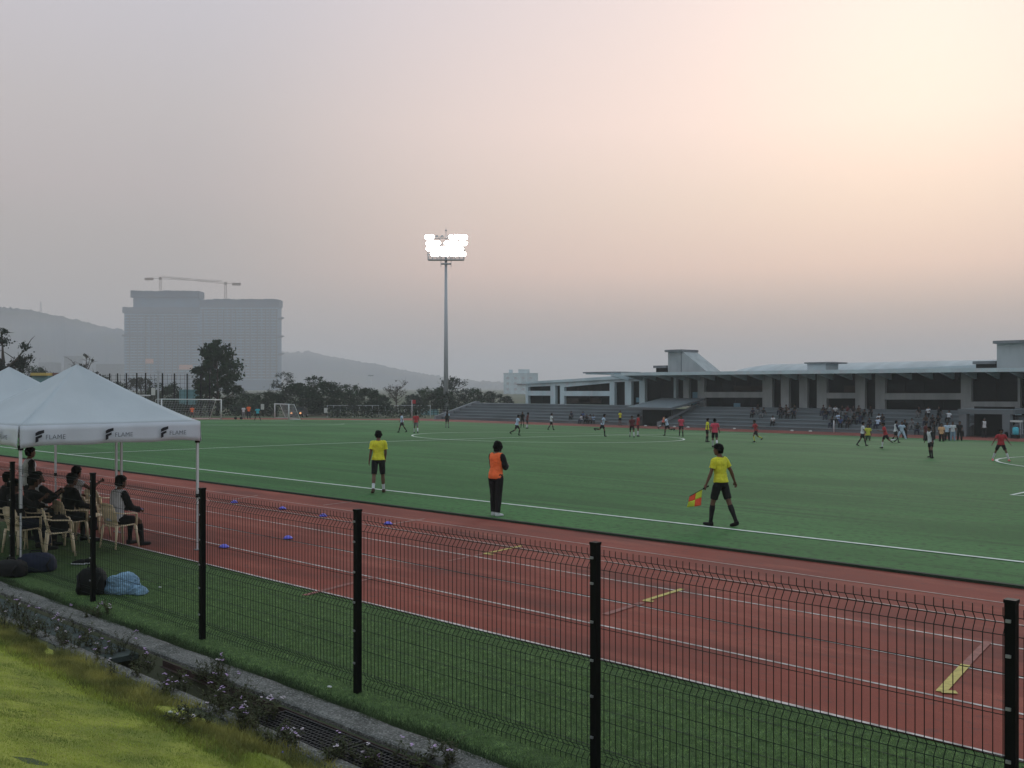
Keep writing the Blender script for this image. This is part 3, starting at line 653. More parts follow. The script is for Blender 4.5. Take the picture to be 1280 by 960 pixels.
def body_mesh(p, vox, fingers):
    J = skeleton(p); mb = MB(); TR = J['TR']; fat = p.get('fat',1.0)
    loft(mb, J['pelvis'], [(-0.11,0.10,0.085,0),(-0.05,0.160,0.112,-0.008),(0.02,0.165,0.115,-0.008),(0.10,0.148,0.105*fat,0),(0.19,0.135,0.096*fat,0.004),(0.30,0.152,0.108*fat,0.004),(0.40,0.170,0.115,0),(0.455,0.172,0.100,-0.004),(0.495,0.145,0.082,-0.006),(0.525,0.095,0.068,-0.006),(0.555,0.062,0.060,-0.004)], TR)
    mb.tube([J['neck']-TR@Vector((0,0,0.06)), J['neck'], J['head']-J['HR']@Vector((0,0.01,0.05))],[0.062,0.055,0.053],12)
    HR = J['HR']; H = J['head']
    loft(mb, H, [(-0.118,0.024,0.022,0.050),(-0.108,0.040,0.042,0.038),(-0.085,0.054,0.070,0.018),(-0.05,0.066,0.088,0.004),(0.0,0.074,0.097,-0.002),(0.045,0.075,0.099,-0.008),(0.085,0.064,0.086,-0.010),(0.108,0.042,0.058,-0.010),(0.118,0.014,0.02,-0.010)], HR)
    P = lambda x,y,z: H + HR @ Vector((x,y,z))
    if fingers:
        mb.tube([P(0,0.088,0.02),P(0,0.108,-0.025),P(0,0.098,-0.034)],[0.007,0.014,0.011],8)     # nose
        mb.tube([P(-0.022,0.086,-0.066),P(0,0.094,-0.063),P(0.022,0.086,-0.066)],[0.006,0.009,0.006],6)  # lips
        mb.tube([P(-0.045,0.082,0.024),P(0,0.094,0.028),P(0.045,0.082,0.024)],[0.006,0.009,0.006],6)   # brow
        for s in (-1,1): mb.tube([P(s*0.074,-0.002,0.018),P(s*0.084,-0.012,0.0),P(s*0.076,0.0,-0.028)],[0.012,0.017,0.009],8)
    for s,q in ((-1,'L'),(1,'R')):
        hp,k,a = J['hip'+q],J['knee'+q],J['ank'+q]
        mb.tube([hp+(hp-k)*0.10, hp+(k-hp)*0.12, (hp+k)/2, k+(hp-k)*0.08, k],[0.075,0.088,0.074,0.056,0.054],14)
        bk = (k-a).normalized()
        mb.tube([k, k+(a-k)*0.10, k+(a-k)*0.33, k+(a-k)*0.7, a],[0.054,0.052,0.056,0.040,0.036],14)
        h,t = J['heel'+q],J['toe'+q]; mid=(h+t)/2
        mb.tube([a+Vector((0,0,0.0)), h+(t-h)*0.10+Vector((0,0,0.012))],[0.036,0.040],10)
        mb.tube([h, h+(t-h)*0.25, h+(t-h)*0.6, h+(t-h)*0.88, t],[(0.030,0.028),(0.036,0.036),(0.042,0.030),(0.040,0.024),(0.024,0.016)],12)
        sh,el,wr = J['sh'+q],J['el'+q],J['wr'+q]
        mb.tube([sh-TR@Vector((s*0.05,0,-0.012)), sh+(el-sh)*0.02, sh+(el-sh)*0.22,(sh+el)/2,el+(sh-el)*0.08,el],[0.040,0.047,0.050,0.045,0.038,0.037],12)
        mb.tube([el,el+(wr-el)*0.25,el+(wr-el)*0.7,wr],[0.037,0.039,0.029,0.025],12)
        fa = J['fa'+q]; side = Vector((0,1,0)) - fa*fa.y
        side = side.normalized() if side.length>0.2 else Vector((0,0,1)); nrm = fa.cross(side).normalized()*s
        palm = wr+fa*0.085
        mb.tube([wr-fa*0.01, wr+fa*0.03, wr+fa*0.065, palm],[(0.026,0.020),(0.034,0.017),(0.040,0.016),(0.038,0.014)],10) if abs(fa.z)<0.9 else mb.tube([wr-fa*0.01, wr+fa*0.03, wr+fa*0.065, palm],[(0.020,0.026),(0.017,0.034),(0.016,0.040),(0.014,0.038)],10)
        if fingers:
            grip = p.get('grip'+q,0)
            for i,(off,L) in enumerate(((-0.030,0.060),(-0.010,0.075),(0.010,0.080),(0.030,0.072))):
                b0 = palm+side*off-fa*0.012; c1,c2,c3 = (0.25,0.6,0.9) if not grip else (0.9,2.1,3.0)
                pts=[b0]; dd = b0
                for c_,fr in ((c1,0.42),(c2,0.33),(c3,0.25)):
                    dd = dd+(fa*math.cos(c_)-nrm*math.sin(c_))*L*fr; pts.append(dd)
                mb.tube(pts,[0.0095,0.009,0.008,0.0068],7)
            b0 = wr+fa*0.03+side*0.028; d1 = (fa*0.75+side*0.55-nrm*0.35).normalized()
            mb.tube([b0,b0+d1*0.035,b0+d1*0.035+(fa*0.85-nrm*0.5+side*0.1).normalized()*0.032],[0.013,0.0105,0.008],7)
        else:
            mb.tube([palm-fa*0.01,palm+fa*0.05],[0.018,0.010],8)
    me = bpy.data.meshes.new('tmp'); me.from_pydata(mb.v,[],mb.f)
    bm = bmesh.new(); bm.from_mesh(me); bmesh.ops.recalc_face_normals(bm, faces=bm.faces); bm.to_mesh(me); bm.free()
    o = bpy.data.objects.new('tmp', me); sc.collection.objects.link(o)
    md = o.modifiers.new('r','REMESH'); md.mode='VOXEL'; md.voxel_size = vox; md.use_smooth_shade = True
    ms = o.modifiers.new('s','SMOOTH'); ms.factor=0.5; ms.iterations = 2 if fingers else 1
    dg = bpy.context.evaluated_depsgraph_get(); ev = o.evaluated_get(dg); me2 = bpy.data.meshes.new_from_object(ev)
    bpy.data.objects.remove(o); bpy.data.meshes.remove(me)
    zmin = min(v.co.z for v in me2.vertices)
    return me2, J, zmin
def seg_t(p,a,b):
    d=b-a; L=d.length_squared; t = max(0,min(1,(p-a).dot(d)/L)) if L>0 else 0
    return t,(p-(a+d*t)).length
def region(J):
    B=[('torso',J['pelvis']+J['TR']@Vector((0,0,-0.1)),J['neck'],0.13),('head',J['head']-J['HR']@Vector((0,0,0.04)),J['head']+J['HR']@Vector((0,0,0.04)),0.085)]
    for q in 'LR':
        B+=[('uarm'+q,J['sh'+q],J['el'+q],0.05),('farm'+q,J['el'+q],J['wr'+q],0.033),('hand'+q,J['wr'+q],J['hand'+q]+J['fa'+q]*0.06,0.03),
            ('thigh'+q,J['hip'+q],J['knee'+q],0.075),('shin'+q,J['knee'+q],J['ank'+q],0.05),('foot'+q,J['heel'+q],J['toe'+q],0.045)]
    return B
def shell(me, J, kind, opt, seed=0):
    B = region(J); bm = bmesh.new(); bm.from_mesh(me); bm.normal_update()
    HRi = J['HR'].inverted(); H=J['head']; TRi = J['TR'].inverted(); keep={}
    def loc(c):
        best=None
        for nme,a,b,r in B:
            t,d = seg_t(c,a,b); d-=r
            if best is None or d<best[0]: best=(d,nme,t)
        return best[1],best[2]
    vinfo = {}
    def sel(c):
        nme,t = loc(c); base = nme.rstrip('LR'); tz = (TRi@c).z
        if kind=='shirt':
            if opt.get('bib') and abs((TRi@c).x)>0.166: return False
            if base=='torso': return tz>opt.get('hem',-0.03) and tz<0.515+0.02*min(1,abs((TRi@c).x)/0.08)
            if base=='uarm': return t<opt.get('sleeve',0.62)
            if base=='farm': return opt.get('sleeve',0.6)>1 and t<opt['sleeve']-1
            if base=='thigh' and tz>opt.get('hem',-0.03) and t<0.12: return True
            return False
        if kind=='bottom':
            if base=='torso': return tz<0.06
            if base=='thigh': return t<opt.get('leg',0.72)
            if base=='shin': return opt.get('leg',0.7)>1 and t<opt['leg']-1
            return False
        if kind=='socks':
            return (nme=='shin'+opt['side'] and t>opt.get('sock',0.18)) 
        if kind=='shoes':
            return nme=='foot'+opt['side'] or (nme=='shin'+opt['side'] and t>0.96)
        if kind=='hair':
            if base not in('head','torso'): return False
            l = HRi@(c-H); 
            if l.z<-0.14: return False
            if opt.get('long'): return l.z>0.055 or (l.y<0.02 and l.z>-0.14)
            return (l.z>0.058-0.02*(abs(l.x)>0.05)) or (l.y<0.02 and l.z>0.0) or (l.y<-0.015 and l.z>-0.075)
    dele=[f for f in bm.faces if not sel(f.calc_center_median())]
    bmesh.ops.delete(bm, geom=dele, context='FACES')
    nrm = {v:v.normal.copy() for v in bm.verts}
    for v in bm.verts:
        nme,t = loc(v.co); base = nme.rstrip('LR'); tz=(TRi@v.co).z
        nz = noise.noise(v.co*9+Vector((seed,0,0))); nz2 = noise.noise(v.co*24+Vector((seed,7,0)))
        if kind=='shirt':
            off = 0.014 + (0.012*max(0,min(1,(0.38-tz)/0.38)) if base=='torso' else 0.008+0.012*t) + 0.009*nz+0.006*nz2
            if opt.get('bib'): off += 0.008
        elif kind=='bottom':
            off = 0.008+(0.012*min(t/0.7,1) if base=='thigh' and opt.get('leg',0.7)<1 else (0.020 if base in('thigh','shin') else 0.004))+0.006*nz+0.003*nz2
        elif kind=='socks': off=0.005
        elif kind=='shoes': off=0.010
        else: off = (0.034 if opt.get('long') else 0.024)+0.012*nz+0.010*nz2
        v.co += nrm[v]*off
    m2 = bpy.data.meshes.new(kind); 
    for f in bm.faces: f.smooth=True
    # give the cloth an inner side so that its edge has thickness
    bm.to_mesh(m2); bm.free()
    return m2
BC = {}
def proto(pkey, vox, fingers):
    k=(pkey,vox,fingers)
    if k not in BC:
        me,J,zm = body_mesh(POSE[pkey],vox,fingers); me.name='body'; BC[k]=dict(me=me,J=J,z=zm,sh={})
    return BC[k]
def get_shell(pr, kind, opt):
    k=(kind,tuple(sorted(opt.items())))
    if k not in pr['sh']: pr['sh'][k]=shell(pr['me'],pr['J'],kind,opt)
    return pr['sh'][k]
def omesh(name, me, m, parent, z):
    o = bpy.data.objects.new(name, me); link(o,parent); o.location=(0,0,-z)
    if len(me.materials)==0: me.materials.append(None)
    o.material_slots[0].link='OBJECT'; o.material_slots[0].material=m
    return o
def person(pose, x, y, z, face, label, group=None, shirt='white', bottom='black', socks=None, shoes='dark', h=1.75, skin='skin',
           sleeve=0.62, leg=0.72, sock=0.18, vox=0.024, fingers=False, long_hair=False, hem=-0.03, bib=None, under=None, hair=True):
    pr = proto(pose,vox,fingers)
    e = empty('person',(x,y,z),face,label,'person',group); s=h/1.75; e.scale=(s,s,s); Z=pr['z']
    omesh('body',pr['me'],M[skin],e,Z)
    omesh('shirt',get_shell(pr,'shirt',dict(sleeve=(1.9 if under else sleeve),hem=hem)),M['c_'+(under or shirt)],e,Z)
    if bib: omesh('bib',get_shell(pr,'shirt',dict(sleeve=0.02,hem=-0.06,bib=1)),M['c_'+bib],e,Z)
    omesh('trousers' if leg>1 else 'shorts',get_shell(pr,'bottom',dict(leg=leg)),M['c_'+bottom],e,Z)
    for q_ in 'LR':
        if socks and leg<1: omesh('sock',get_shell(pr,'socks',dict(sock=sock,side=q_)),M['c_'+socks],e,Z)
        omesh('shoe',get_shell(pr,'shoes',dict(side=q_)),M['c_'+shoes],e,Z)
    if hair: omesh('hair',get_shell(pr,'hair',dict(long=long_hair)),M['hair'],e,Z)
    if fingers:
        J=pr['J']
        for q in (-1,1):
            mb=MB(); c=J['head']+J['HR']@Vector((q*0.031,0.082,0.006)); mb.tube([c-J['HR']@Vector((0,0.004,0)),c+J['HR']@Vector((0,0.004,0)),c+J['HR']@Vector((0,0.009,0))],[0.010,0.010,0.005],8)
            o=mb.build('eye',M['eye'],e); o.location=(0,0,-Z)
    return e, pr
POSE = {
 'stand': dict(legL=(1,4,2),legR=(-1,4,2),armL=(2,9,14,0),armR=(4,9,10,0)),
 'stand2': dict(legL=(6,5,8),legR=(-4,4,3),armL=(8,10,60,30),armR=(0,12,12,0),yaw=25),
 'fold': dict(legL=(3,0.5,3),legR=(-3,0.5,3),armL=(22,6,82,50),armR=(14,10,84,42),lean=4,nod=10,yaw=25),
 'liner': dict(legL=(17,2,10),legR=(-17,4,6),armL=(12,15,8,0),armR=(-14,24,14,0),lean=4,yaw=18),
 'ref_left': dict(legL=(-12,4,14),legR=(8,4,3),armL=(-4,9,12,0),armR=(6,7,22,25),lean=2,yaw=-8),
 'run': dict(legL=(38,3,50),legR=(-22,3,45),armL=(-32,10,85,15),armR=(32,10,85,20),lean=12),
 'run2': dict(legL=(-30,4,70),legR=(22,3,18),armL=(35,14,80,15),armR=(-35,14,75,15),lean=14),
 'walk': dict(legL=(22,4,8),legR=(-20,4,14),armL=(-16,10,20,0),armR=(18,10,25,0),lean=4),
 'wide': dict(legL=(18,20,14),legR=(-12,20,8),armL=(10,28,30,0),armR=(-5,28,25,0),lean=8),
 'lookon': dict(legL=(4,11,5),legR=(-2,11,3),armL=(-10,28,62,35),armR=(-10,28,62,35),lean=2),
 'sit': dict(legL=(97,5,96),legR=(97,5,94),armL=(35,8,55,15),armR=(38,8,50,15),lean=18,footf=0),
 'sit2': dict(legL=(97,12,90),legR=(97,4,98),armL=(55,5,45,20),armR=(10,15,20,0),lean=8,yaw=30,footf=0),
 'sit_back': dict(legL=(99,9,92),legR=(95,7,100),armL=(-20,20,8,0),armR=(60,8,35,15),lean=-10,yaw=-25,footf=0),
 'chair_sit': dict(legL=(84,6,84),legR=(84,6,78),armL=(32,7,50,15),armR=(30,7,52,15),lean=10,footf=0),
 'chair_drink': dict(legL=(84,10,84),legR=(84,7,88),armL=(30,7,50,15),armR=(62,10,72,10),lean=6,footf=0,gripR=1),
 'chair_slouch': dict(legL=(84,8,70),legR=(84,7,74),armL=(25,7,55,25),armR=(42,12,75,15),lean=-8,yaw=-20,footf=0),
}
FA = math.atan2(-FX,FY)                # rotation that faces away from the camera
A_AWAY, A_LEFT, A_RIGHT, A_TO = FA, FA+R(90), FA-R(90), FA+R(180)
# --- near people
g = ground(901,659); e,pr = person('liner',g[0],g[1],0.022,FA+R(40),'assistant referee in yellow shirt walking along the touchline carrying a flag',shirt='yellow',bottom='black',socks='black',shoes='black',
    h=1.76,vox=0.0095,fingers=True,leg=0.80,sock=0.06,hem=0.0)
liner = e
g = ground(473,617); person('ref_left',g[0],g[1],0.022,FA+R(8),'official in yellow shirt, black shorts and short white socks standing on the touchline',shirt='yellow',bottom='black',socks='white',shoes='brown',
    h=1.74,vox=0.0095,fingers=True,leg=0.92,sock=0.60,hem=-0.02,sleeve=0.66)
g = ground(620,646); person('fold',g[0],g[1],0.022,FA-R(38),'person in orange bib and long black trousers standing at the track edge with folded arms',shirt='black',bottom='black',shoes='white',
    h=1.70,vox=0.0095,fingers=True,leg=1.97,under='black',bib='orange',long_hair=True,skin='skin2')
# flag held by the walking assistant
J=pr['J']; hw = Matrix.Translation(liner.location)@Matrix.Rotation(liner.rotation_euler[2],4,'Z')@Matrix.Scale(1.76/1.75,4)
hp = hw @ (J['hand'+'L']+Vector((0,0,-pr['z']))) 
fl = empty('linesman_flag', hp, FA, 'red and lime yellow chequered flag in the hand of the walking assistant referee', 'flag')
mb=MB(); sdir=Vector((-0.20,0.0,-0.42)).normalized(); up_=Vector((0.10,0,0.06)); 
hdir=Vector((0.86,0.25,0.42)).normalized()
mb.tube([hdir*0.10,-hdir*0.05],[0.017,0.015],10); mb.build('handle',M['c_black'],fl)
mb=MB(); mb.tube([-hdir*0.05,-hdir*0.40],0.007,8); mb.build('stick',M['c_dark'],fl)
def quad_patch(mb,P,u0,u1,v0,v1,n=6):
    base=len(mb.v)
    for i in range(n+1):
        for j in range(n+1):
            mb.v.append(tuple(P(u0+(u1-u0)*i/n, v0+(v1-v0)*j/n)))
    for i in range(n):
        for j in range(n): mb.f.append([base+i*(n+1)+j,base+(i+1)*(n+1)+j,base+(i+1)*(n+1)+j+1,base+i*(n+1)+j+1]); mb.m.append(mb.mi); mb.sm.append(True)
def flagP(u,v):      # u along the stick, v hanging down
    s_ = -hdir*(0.07+0.33*u); return s_ + Vector((-0.02*v-0.03*u*v, 0.03*math.sin(5*u+3*v)*v, -0.34*v+0.10*u*v))
mb=MB()
for (u0,v0,mi) in ((0,0,0),(0.5,0,1),(0,0.5,1),(0.5,0.5,0)):
    mb.mi=mi; quad_patch(mb,flagP,u0,u0+0.5,v0,v0+0.5)
cl=mb.build('cloth',[M['flag_yellow'],M['flag_red']],fl); md=cl.modifiers.new('t','SOLIDIFY'); md.thickness=0.003

# --- far players: (x, y_feet, height px, pose, facing, kwargs, label)
PL=[
 (502.5,541,24,'walk',A_LEFT,dict(shirt='lightblue',socks='black'),'player in light blue shirt walking left of the centre circle, beside a red shirt'),
 (520,542,25,'walk',A_AWAY,dict(shirt='red',bottom='grey',socks='white'),'player in red shirt with white socks beside the light blue player left of the circle'),
 (559,535,20,'stand',A_AWAY,dict(shirt='lightblue',bottom='dark',socks='grey',bib='black'),'player in white and dark kit standing below the floodlight mast'),
 (646,545,26,'run',A_RIGHT,dict(shirt='lightblue',socks='black'),'player in light blue shirt running at the left side of the centre circle'),
 (653,535,18,'stand2',A_TO,dict(shirt='black',socks='black'),'player in dark kit just behind the running light blue player'),
 (659,536,19,'wide',A_RIGHT,dict(shirt='maroon',socks='white'),'player in maroon kit striding behind the running light blue player'),
 (689,538,20,'walk',A_RIGHT,dict(shirt='white',socks='black',bib=None),'player in white shirt and dark shorts alone in front of the left terrace'),
 (753,546,27,'run2',A_RIGHT,dict(shirt='lightblue',socks='black'),'player in light blue shirt running inside the middle of the centre circle'),
 (790,547,26,'walk',A_TO,dict(shirt='maroon',socks='white'),'left one of two red shirted players shoulder to shoulder before the tunnel'),
 (797.5,546,26,'stand2',A_RIGHT,dict(shirt='red',bottom='maroon',socks='white'),'right one of two red shirted players shoulder to shoulder before the tunnel'),
 (829,538,19,'run',A_RIGHT,dict(shirt='peach',bib='coral',socks='black'),'player in coral bib running in front of the tunnel stair'),
 (834,545,24,'run2',A_LEFT,dict(shirt='lightblue',socks='black'),'player in light blue shirt running beside the coral bib near the tunnel'),
 (851.5,546,25,'walk',A_TO,dict(shirt='pink',socks='black'),'player in crimson shirt and dark shorts standing right of the centre circle'),
 (884,553,27,'stand2',A_RIGHT,dict(shirt='yellow',bottom='black',socks='black'),'match referee in yellow shirt beside a tall red shirted player'),
 (893.5,560,35,'walk',A_AWAY,dict(shirt='pink',bottom='black',socks='white'),'tall player in red shirt and white socks beside the yellow shirted referee'),
 (945,553,25,'run',A_LEFT,dict(shirt='red',socks='limesock'),'player in red shirt and yellow socks running alone mid pitch'),
 (1078,558,27,'walk',A_RIGHT,dict(shirt='white',socks='black',bib=None),'player in white shirt and black shorts walking, leftmost on the right wing'),
 (1107,561,31,'run2',A_LEFT,dict(shirt='red',socks='white'),'player in red shirt and white socks running on the right wing'),
 (1119.5,554,27,'walk',A_RIGHT,dict(shirt='white',bottom='black',socks='black',under='navy',bib='white'),'player in white bib over navy sleeves beside the red runner'),
 (1163.5,573,38,'wide',A_LEFT,dict(shirt='white',bottom='black',socks='black',shoes='black',under='dark',bib='white'),'player in white shirt taking a wide stride, nearest on the right wing'),
 (1251,577,35,'wide',A_TO,dict(shirt='red',bottom='black',socks='white',shoes='coral'),'player in red shirt with white socks and pink boots beside the penalty arc'),
 (240,524,13,'wide',A_AWAY,dict(shirt='orange',bottom='maroon',socks='black'),'goalkeeper in orange shirt standing in the far left goal'),
 (304.5,524,15,'stand',A_TO,dict(shirt='white',bottom='grey',leg=1.9),'person in white top between the two far goals'),
 (311,524,17,'stand2',A_TO,dict(shirt='orange',bottom='navy',leg=1.9),'person in orange top standing between the two far goals'),
 (322,526,17,'wide',A_TO,dict(shirt='cyan',bottom='black',socks='black'),'person in cyan shirt and black shorts near the small goal'),
]
for x,y,hp_,pose,face,kw,lab in PL:
    X,Y,Z,d = ground(x,y); kw=dict(kw)
    hh = max(1.45, min(1.86, hp_*d/FOC*1.04)); big = hp_>30
    person(pose,X,Y,Z+(0.03 if Y<84 else 0.012),face+rnd.uniform(-0.3,0.3),lab,'people on the pitch',h=hh,vox=0.014 if big else 0.024,fingers=big,**kw)
# --- people at and on the terrace
def on_far(x,y): # standing on far track
    a,b=pix_dir(x); d=min(ground(x,y)[3], 89.6/b); return a*d,b*d
STAND=[
 (775,531,'stand','yellow','black','steward in yellow shirt standing by the left tunnel wall',{}),
 (1085,551,'stand','limesock','greensh','person in pale lime top standing at the far track behind a white shirt',{}),
 (1127,549,'wide','lightblue','lightblue','person in pale blue standing behind the white bibbed player',{'leg':1.9}),
 (1131,548,'stand','black','black','person in black standing next to the pale blue figure at the terrace foot',{'leg':1.9}),
 (1157,551,'stand2','maroon','black','person in maroon top in the crowd left of the right tunnel',{'leg':1.9}),
 (1167,550,'stand','dark','black','person in dark clothes in the crowd behind the striding player',{'leg':1.9}),
 (1177,552,'stand','peach','black','person in peach top and black trousers beside the white tops',{'leg':1.9}),
 (1184,551,'stand2','lightblue','black','person in pale top and black trousers behind the peach top',{'leg':1.9}),
 (1191,551,'stand','white','skyjeans','person in white top and light jeans left of the right tunnel',{'leg':1.9}),
 (1199.5,551,'stand2','black','black','person all in black standing at the edge of the right tunnel',{'leg':1.9}),
 (1230,547,'stand','white','black','person in white top standing inside the mouth of the right tunnel',{'leg':1.9,'bib':'white','under':'black'}),
]
for x,y,pose,sh,bo,lab,kw in STAND:
    X,Y=on_far(x,y); d=-FX and X*FX+Y*FY
    person(pose,X,Y,zg(90)+0.008,A_TO+rnd.uniform(-0.8,0.8),lab,'spectators by the terrace',shirt=sh,bottom=bo,h=1.62,**kw)
SEAT=[
 # (x, step row seated on, colours, label)
 (714,1,'navy','person in navy seated leftmost of the small group on the left terrace'),(726,0,'white','person in white seated second in the small group on the left terrace'),
 (736,0,'grey','person in grey seated in the middle of the small left group'),(728.5,1,'blue','person in blue sitting one step above the white top, left terrace'),
 (741,0,'skyjeans','person in pale blue seated rightmost of the small left group'),(732,0,'black','person in black seated between the white and grey tops, left terrace'),
 (941,3,'navy','person in navy seated left end of the middle terrace group'),(947,4,'black','person in black on the highest seat of the middle terrace group'),
 (953,3,'dark','person in dark clothes leaning back in the middle terrace group'),(966,1,'white','person in white sitting alone low on the terrace'),
 (975,4,'black','person in black, upper left of the dark cluster on the terrace'),(977,3,'dark','person in dark top, lower left of the dark cluster'),
 (983,4,'brown','person in brown, upper middle of the dark cluster'),(986,3,'grey','person in grey, lower middle of the dark cluster'),
 (992,4,'black','person in black, upper right of the dark cluster'),(992,3,'navy','person in navy, lower right of the dark cluster'),
 (1029,4,'dark','person in dark clothes at the left end of the long row'),(1036,4,'grey','person in grey, second along the long top row'),
 (1044,4,'white','person in white shirt in the long top row'),(1052,4,'black','person in black right of the white shirt, top row'),
 (1058,4,'maroon','person in maroon in the long top row'),(1066,4,'dark','person in dark clothes in the middle of the top row'),
 (1073,4,'brown','person in brown in the top row'),(1079,3,'black','person in black below the brown top'),(1088,4,'black','person in black alone right of the long top row'),
 (1032,3,'black','person in black below the left end of the top row'),(1039,1,'dark','person in dark clothes beside the white post'),(1050,1,'blue','person in blue hunched low in front of the crowd'),
 (1047,2,'lightblue','person in pale blue above the hunched blue figure'),(1056,2,'navy','person in navy in the middle of the crowd'),(1061,1,'black','person in black low in the crowd, right of the blue figure'),
 (1067,2,'dark','person in dark top in the second row of the crowd'),(1074,2,'navy','person in navy behind the leftmost wing player'),(1087,1,'black','person in black crouched low on the terrace'),
 (1098,2,'white','person in white high behind the red runner'),(1096,1,'lightblue','person in pale blue below the white top, behind the red runner'),(1103,2,'black','person in black beside the white top behind the red runner'),
 (1139,1,'grey','person in grey sitting alone between the wing players'),(1146,0,'dark','person in dark clothes low by the grey top'),
 (1149,4,'black','person in black high on the right terrace, leftmost of three'),(1160,4,'white','person in white high on the right terrace between two in black'),(1173,4,'black','person in black high on the right terrace, rightmost of three'),
 (1157,2,'brown','person in brown in the right crowd behind the striding player'),(1165,2,'dark','person in dark top in the right crowd, second row'),(1185,3,'white','person in white sitting above the standing group at the right tunnel'),
 (1172,2,'black','person in black in the right crowd above the peach top'),
]
for i,(x,row,sh,lab) in enumerate(SEAT):
    Yf=step_y(row); X,_=on_plane(x,Yf); pose=('sit','sit2','sit_back')[i%3]
    pr=proto(pose,0.024,False); zt=step_z(row)-ST if row>0 else ZB
    # the seat stands on the step below, its hips over the edge of this one
    lowz = zt+0.006
    person(pose,X,Yf+0.16,lowz,A_TO+R(47)*0+math.pi-FA*0+rnd.uniform(-0.35,0.35)-A_TO,lab,'spectators seated on the terrace',shirt=sh,bottom=rnd.choice(['black','navy','dark','grey','black']),shoes='dark',leg=1.9,h=1.5)

# ------------------------------------------------------------------ plastic chairs and the bench under the tents
def make_chair():
    t = empty('plastic_chair',(0,0,0),0,'x','chair','beige plastic chairs under the tents')
    # faces +Y; seat height .43
    mb=MB(); n=8
    def seatP(u,v,dz=0): x=-0.225+0.45*u; y=-0.20+0.43*v; return (x,y,0.43-0.018*math.sin(math.pi*u)*math.sin(math.pi*v)+0.02*v-(0.03*max(0,(v-0.9)/0.1))+dz)
    quad_patch(mb,lambda u,v:Vector(seatP(u,v)),0,1,0,1,n); o=mb.build('seat',M['chair'],t); s_=o.modifiers.new('t','SOLIDIFY'); s_.thickness=0.022
    mb=MB()
    def backP(u,v):
        w=0.205+0.045*v-0.06*max(0,v-0.72)/0.28; x=(2*u-1)*w; return Vector((x,-0.20-0.10*v+0.035*(2*u-1)**2, 0.44+0.42*v-0.03*(2*u-1)**2*v))
    for k in range(7):      # vertical slats joined by a top and a bottom band
        u0=0.07+k*0.127; quad_patch(mb,backP,u0,u0+0.095,0.14,0.80,4)
    quad_patch(mb,backP,0,1,0.80,1,10); quad_patch(mb,backP,0,1,0,0.14,10); quad_patch(mb,backP,0,0.07,0.14,0.8,3); quad_patch(mb,backP,0.93,1,0.14,0.8,3)
    o=mb.build('backrest',M['chair'],t); s_=o.modifiers.new('t','SOLIDIFY'); s_.thickness=0.016
    for sx in (-1,1):
        for sy in (-1,1):
            mb=MB(); x=sx*0.215; y=-0.19 if sy<0 else 0.20
            mb.tube([(x,y,0.43),(x+sx*0.02,y+sy*0.02,0.25),(x+sx*0.04,y+sy*0.05,0.0)],[(0.034,0.026),(0.027,0.020),(0.019,0.015)],8); mb.build('leg',M['chair'],t)
        mb=MB(); mb.tube([(sx*0.245,-0.275,0.70),(sx*0.275,-0.12,0.665),(sx*0.28,0.10,0.655),(sx*0.272,0.185,0.64),(sx*0.25,0.205,0.56),(sx*0.235,0.21,0.42)],[(0.026,0.014),(0.030,0.013),(0.030,0.013),(0.026,0.016),(0.024,0.018),(0.022,0.018)],8)
        mb.build('armrest',M['chair'],t)
    return t
CH=[(149,684,8,'beige plastic chair under the person in a white vest at the right end'),
    (74,694,-18,'empty beige plastic chair with a dark bag on its seat in front'),
    (28,690,10,'beige plastic chair left of the empty one, dark clothes over it'),
    (116,671,0,'beige plastic chair just behind the dark fence post'),
    (96,664,12,'beige plastic chair under the person raising a hand'),
    (56,673,5,'beige plastic chair under the slouching person'),
    (8,676,-6,'beige plastic chair at the left picture edge'),
    (126,660,15,'beige plastic chair in the back row near the rear tent pole'),
    (88,679,4,'beige plastic chair squeezed in just behind the empty one'),
    (42,683,-4,'beige plastic chair half hidden behind the front tent pole')]
chs=[]
c0=make_chair()
for i,(x,y,rz,lab) in enumerate(CH):
    c=c0 if i==0 else copy_tree(c0)
    X,Y,Z,d=ground(x,y); c.location=(X,Y,0.001 if Y<8.67 else 0.006); c.rotation_euler=(0,0,R(rz)); c['label']=lab; chs.append(c)
for k,(ci,pose,sh,lab,kw) in enumerate([
    (0,'chair_sit','white','person in white vest over black sleeves seated in the rightmost chair',dict(under='black',bib='white',bottom='black',socks='black')),
    (4,'chair_drink','white','seated person in white vest raising a hand to the mouth',dict(sleeve=0.2,bottom='black',socks='black')),
    (5,'chair_slouch','white','slouching person in white vest and black sleeves seated in the middle',dict(under='black',bib='white',bottom='black',socks='black')),
    (6,'chair_sit','black','person in black seated at the left picture edge',dict(bottom='black',socks='black',sleeve=1.6)),
    (8,'chair_sit','black','person in black hunched in the chair behind the empty one',dict(bottom='black',socks='black',sleeve=1.7)),
    (9,'chair_drink','dark','person in dark clothes with a raised arm behind the front tent pole',dict(bottom='black',leg=1.9,sleeve=1.7)),
    (2,'chair_slouch','dark','person in dark clothes seated behind the front tent pole',dict(bottom='navy',sleeve=1.5,leg=1.9))]):
    c=chs[ci]; a=c.rotation_euler[2]; off=Vector((0,-0.08,0)); off.rotate(Matrix.Rotation(a,3,'Z'))
    person(pose,c.location.x+off.x,c.location.y+off.y,c.location.z,a,lab,'people seated under the tents',shirt=sh,h=1.70,vox=0.011,fingers=True,**kw)
X,Y=at_depth(36,22.3); person('lookon',X,Y,0.006,FA-R(48),'person in white vest standing with hands on hips behind the chairs',shirt='white',under='black',bib='white',bottom='black',socks='black',h=1.66,vox=0.011,fingers=True)
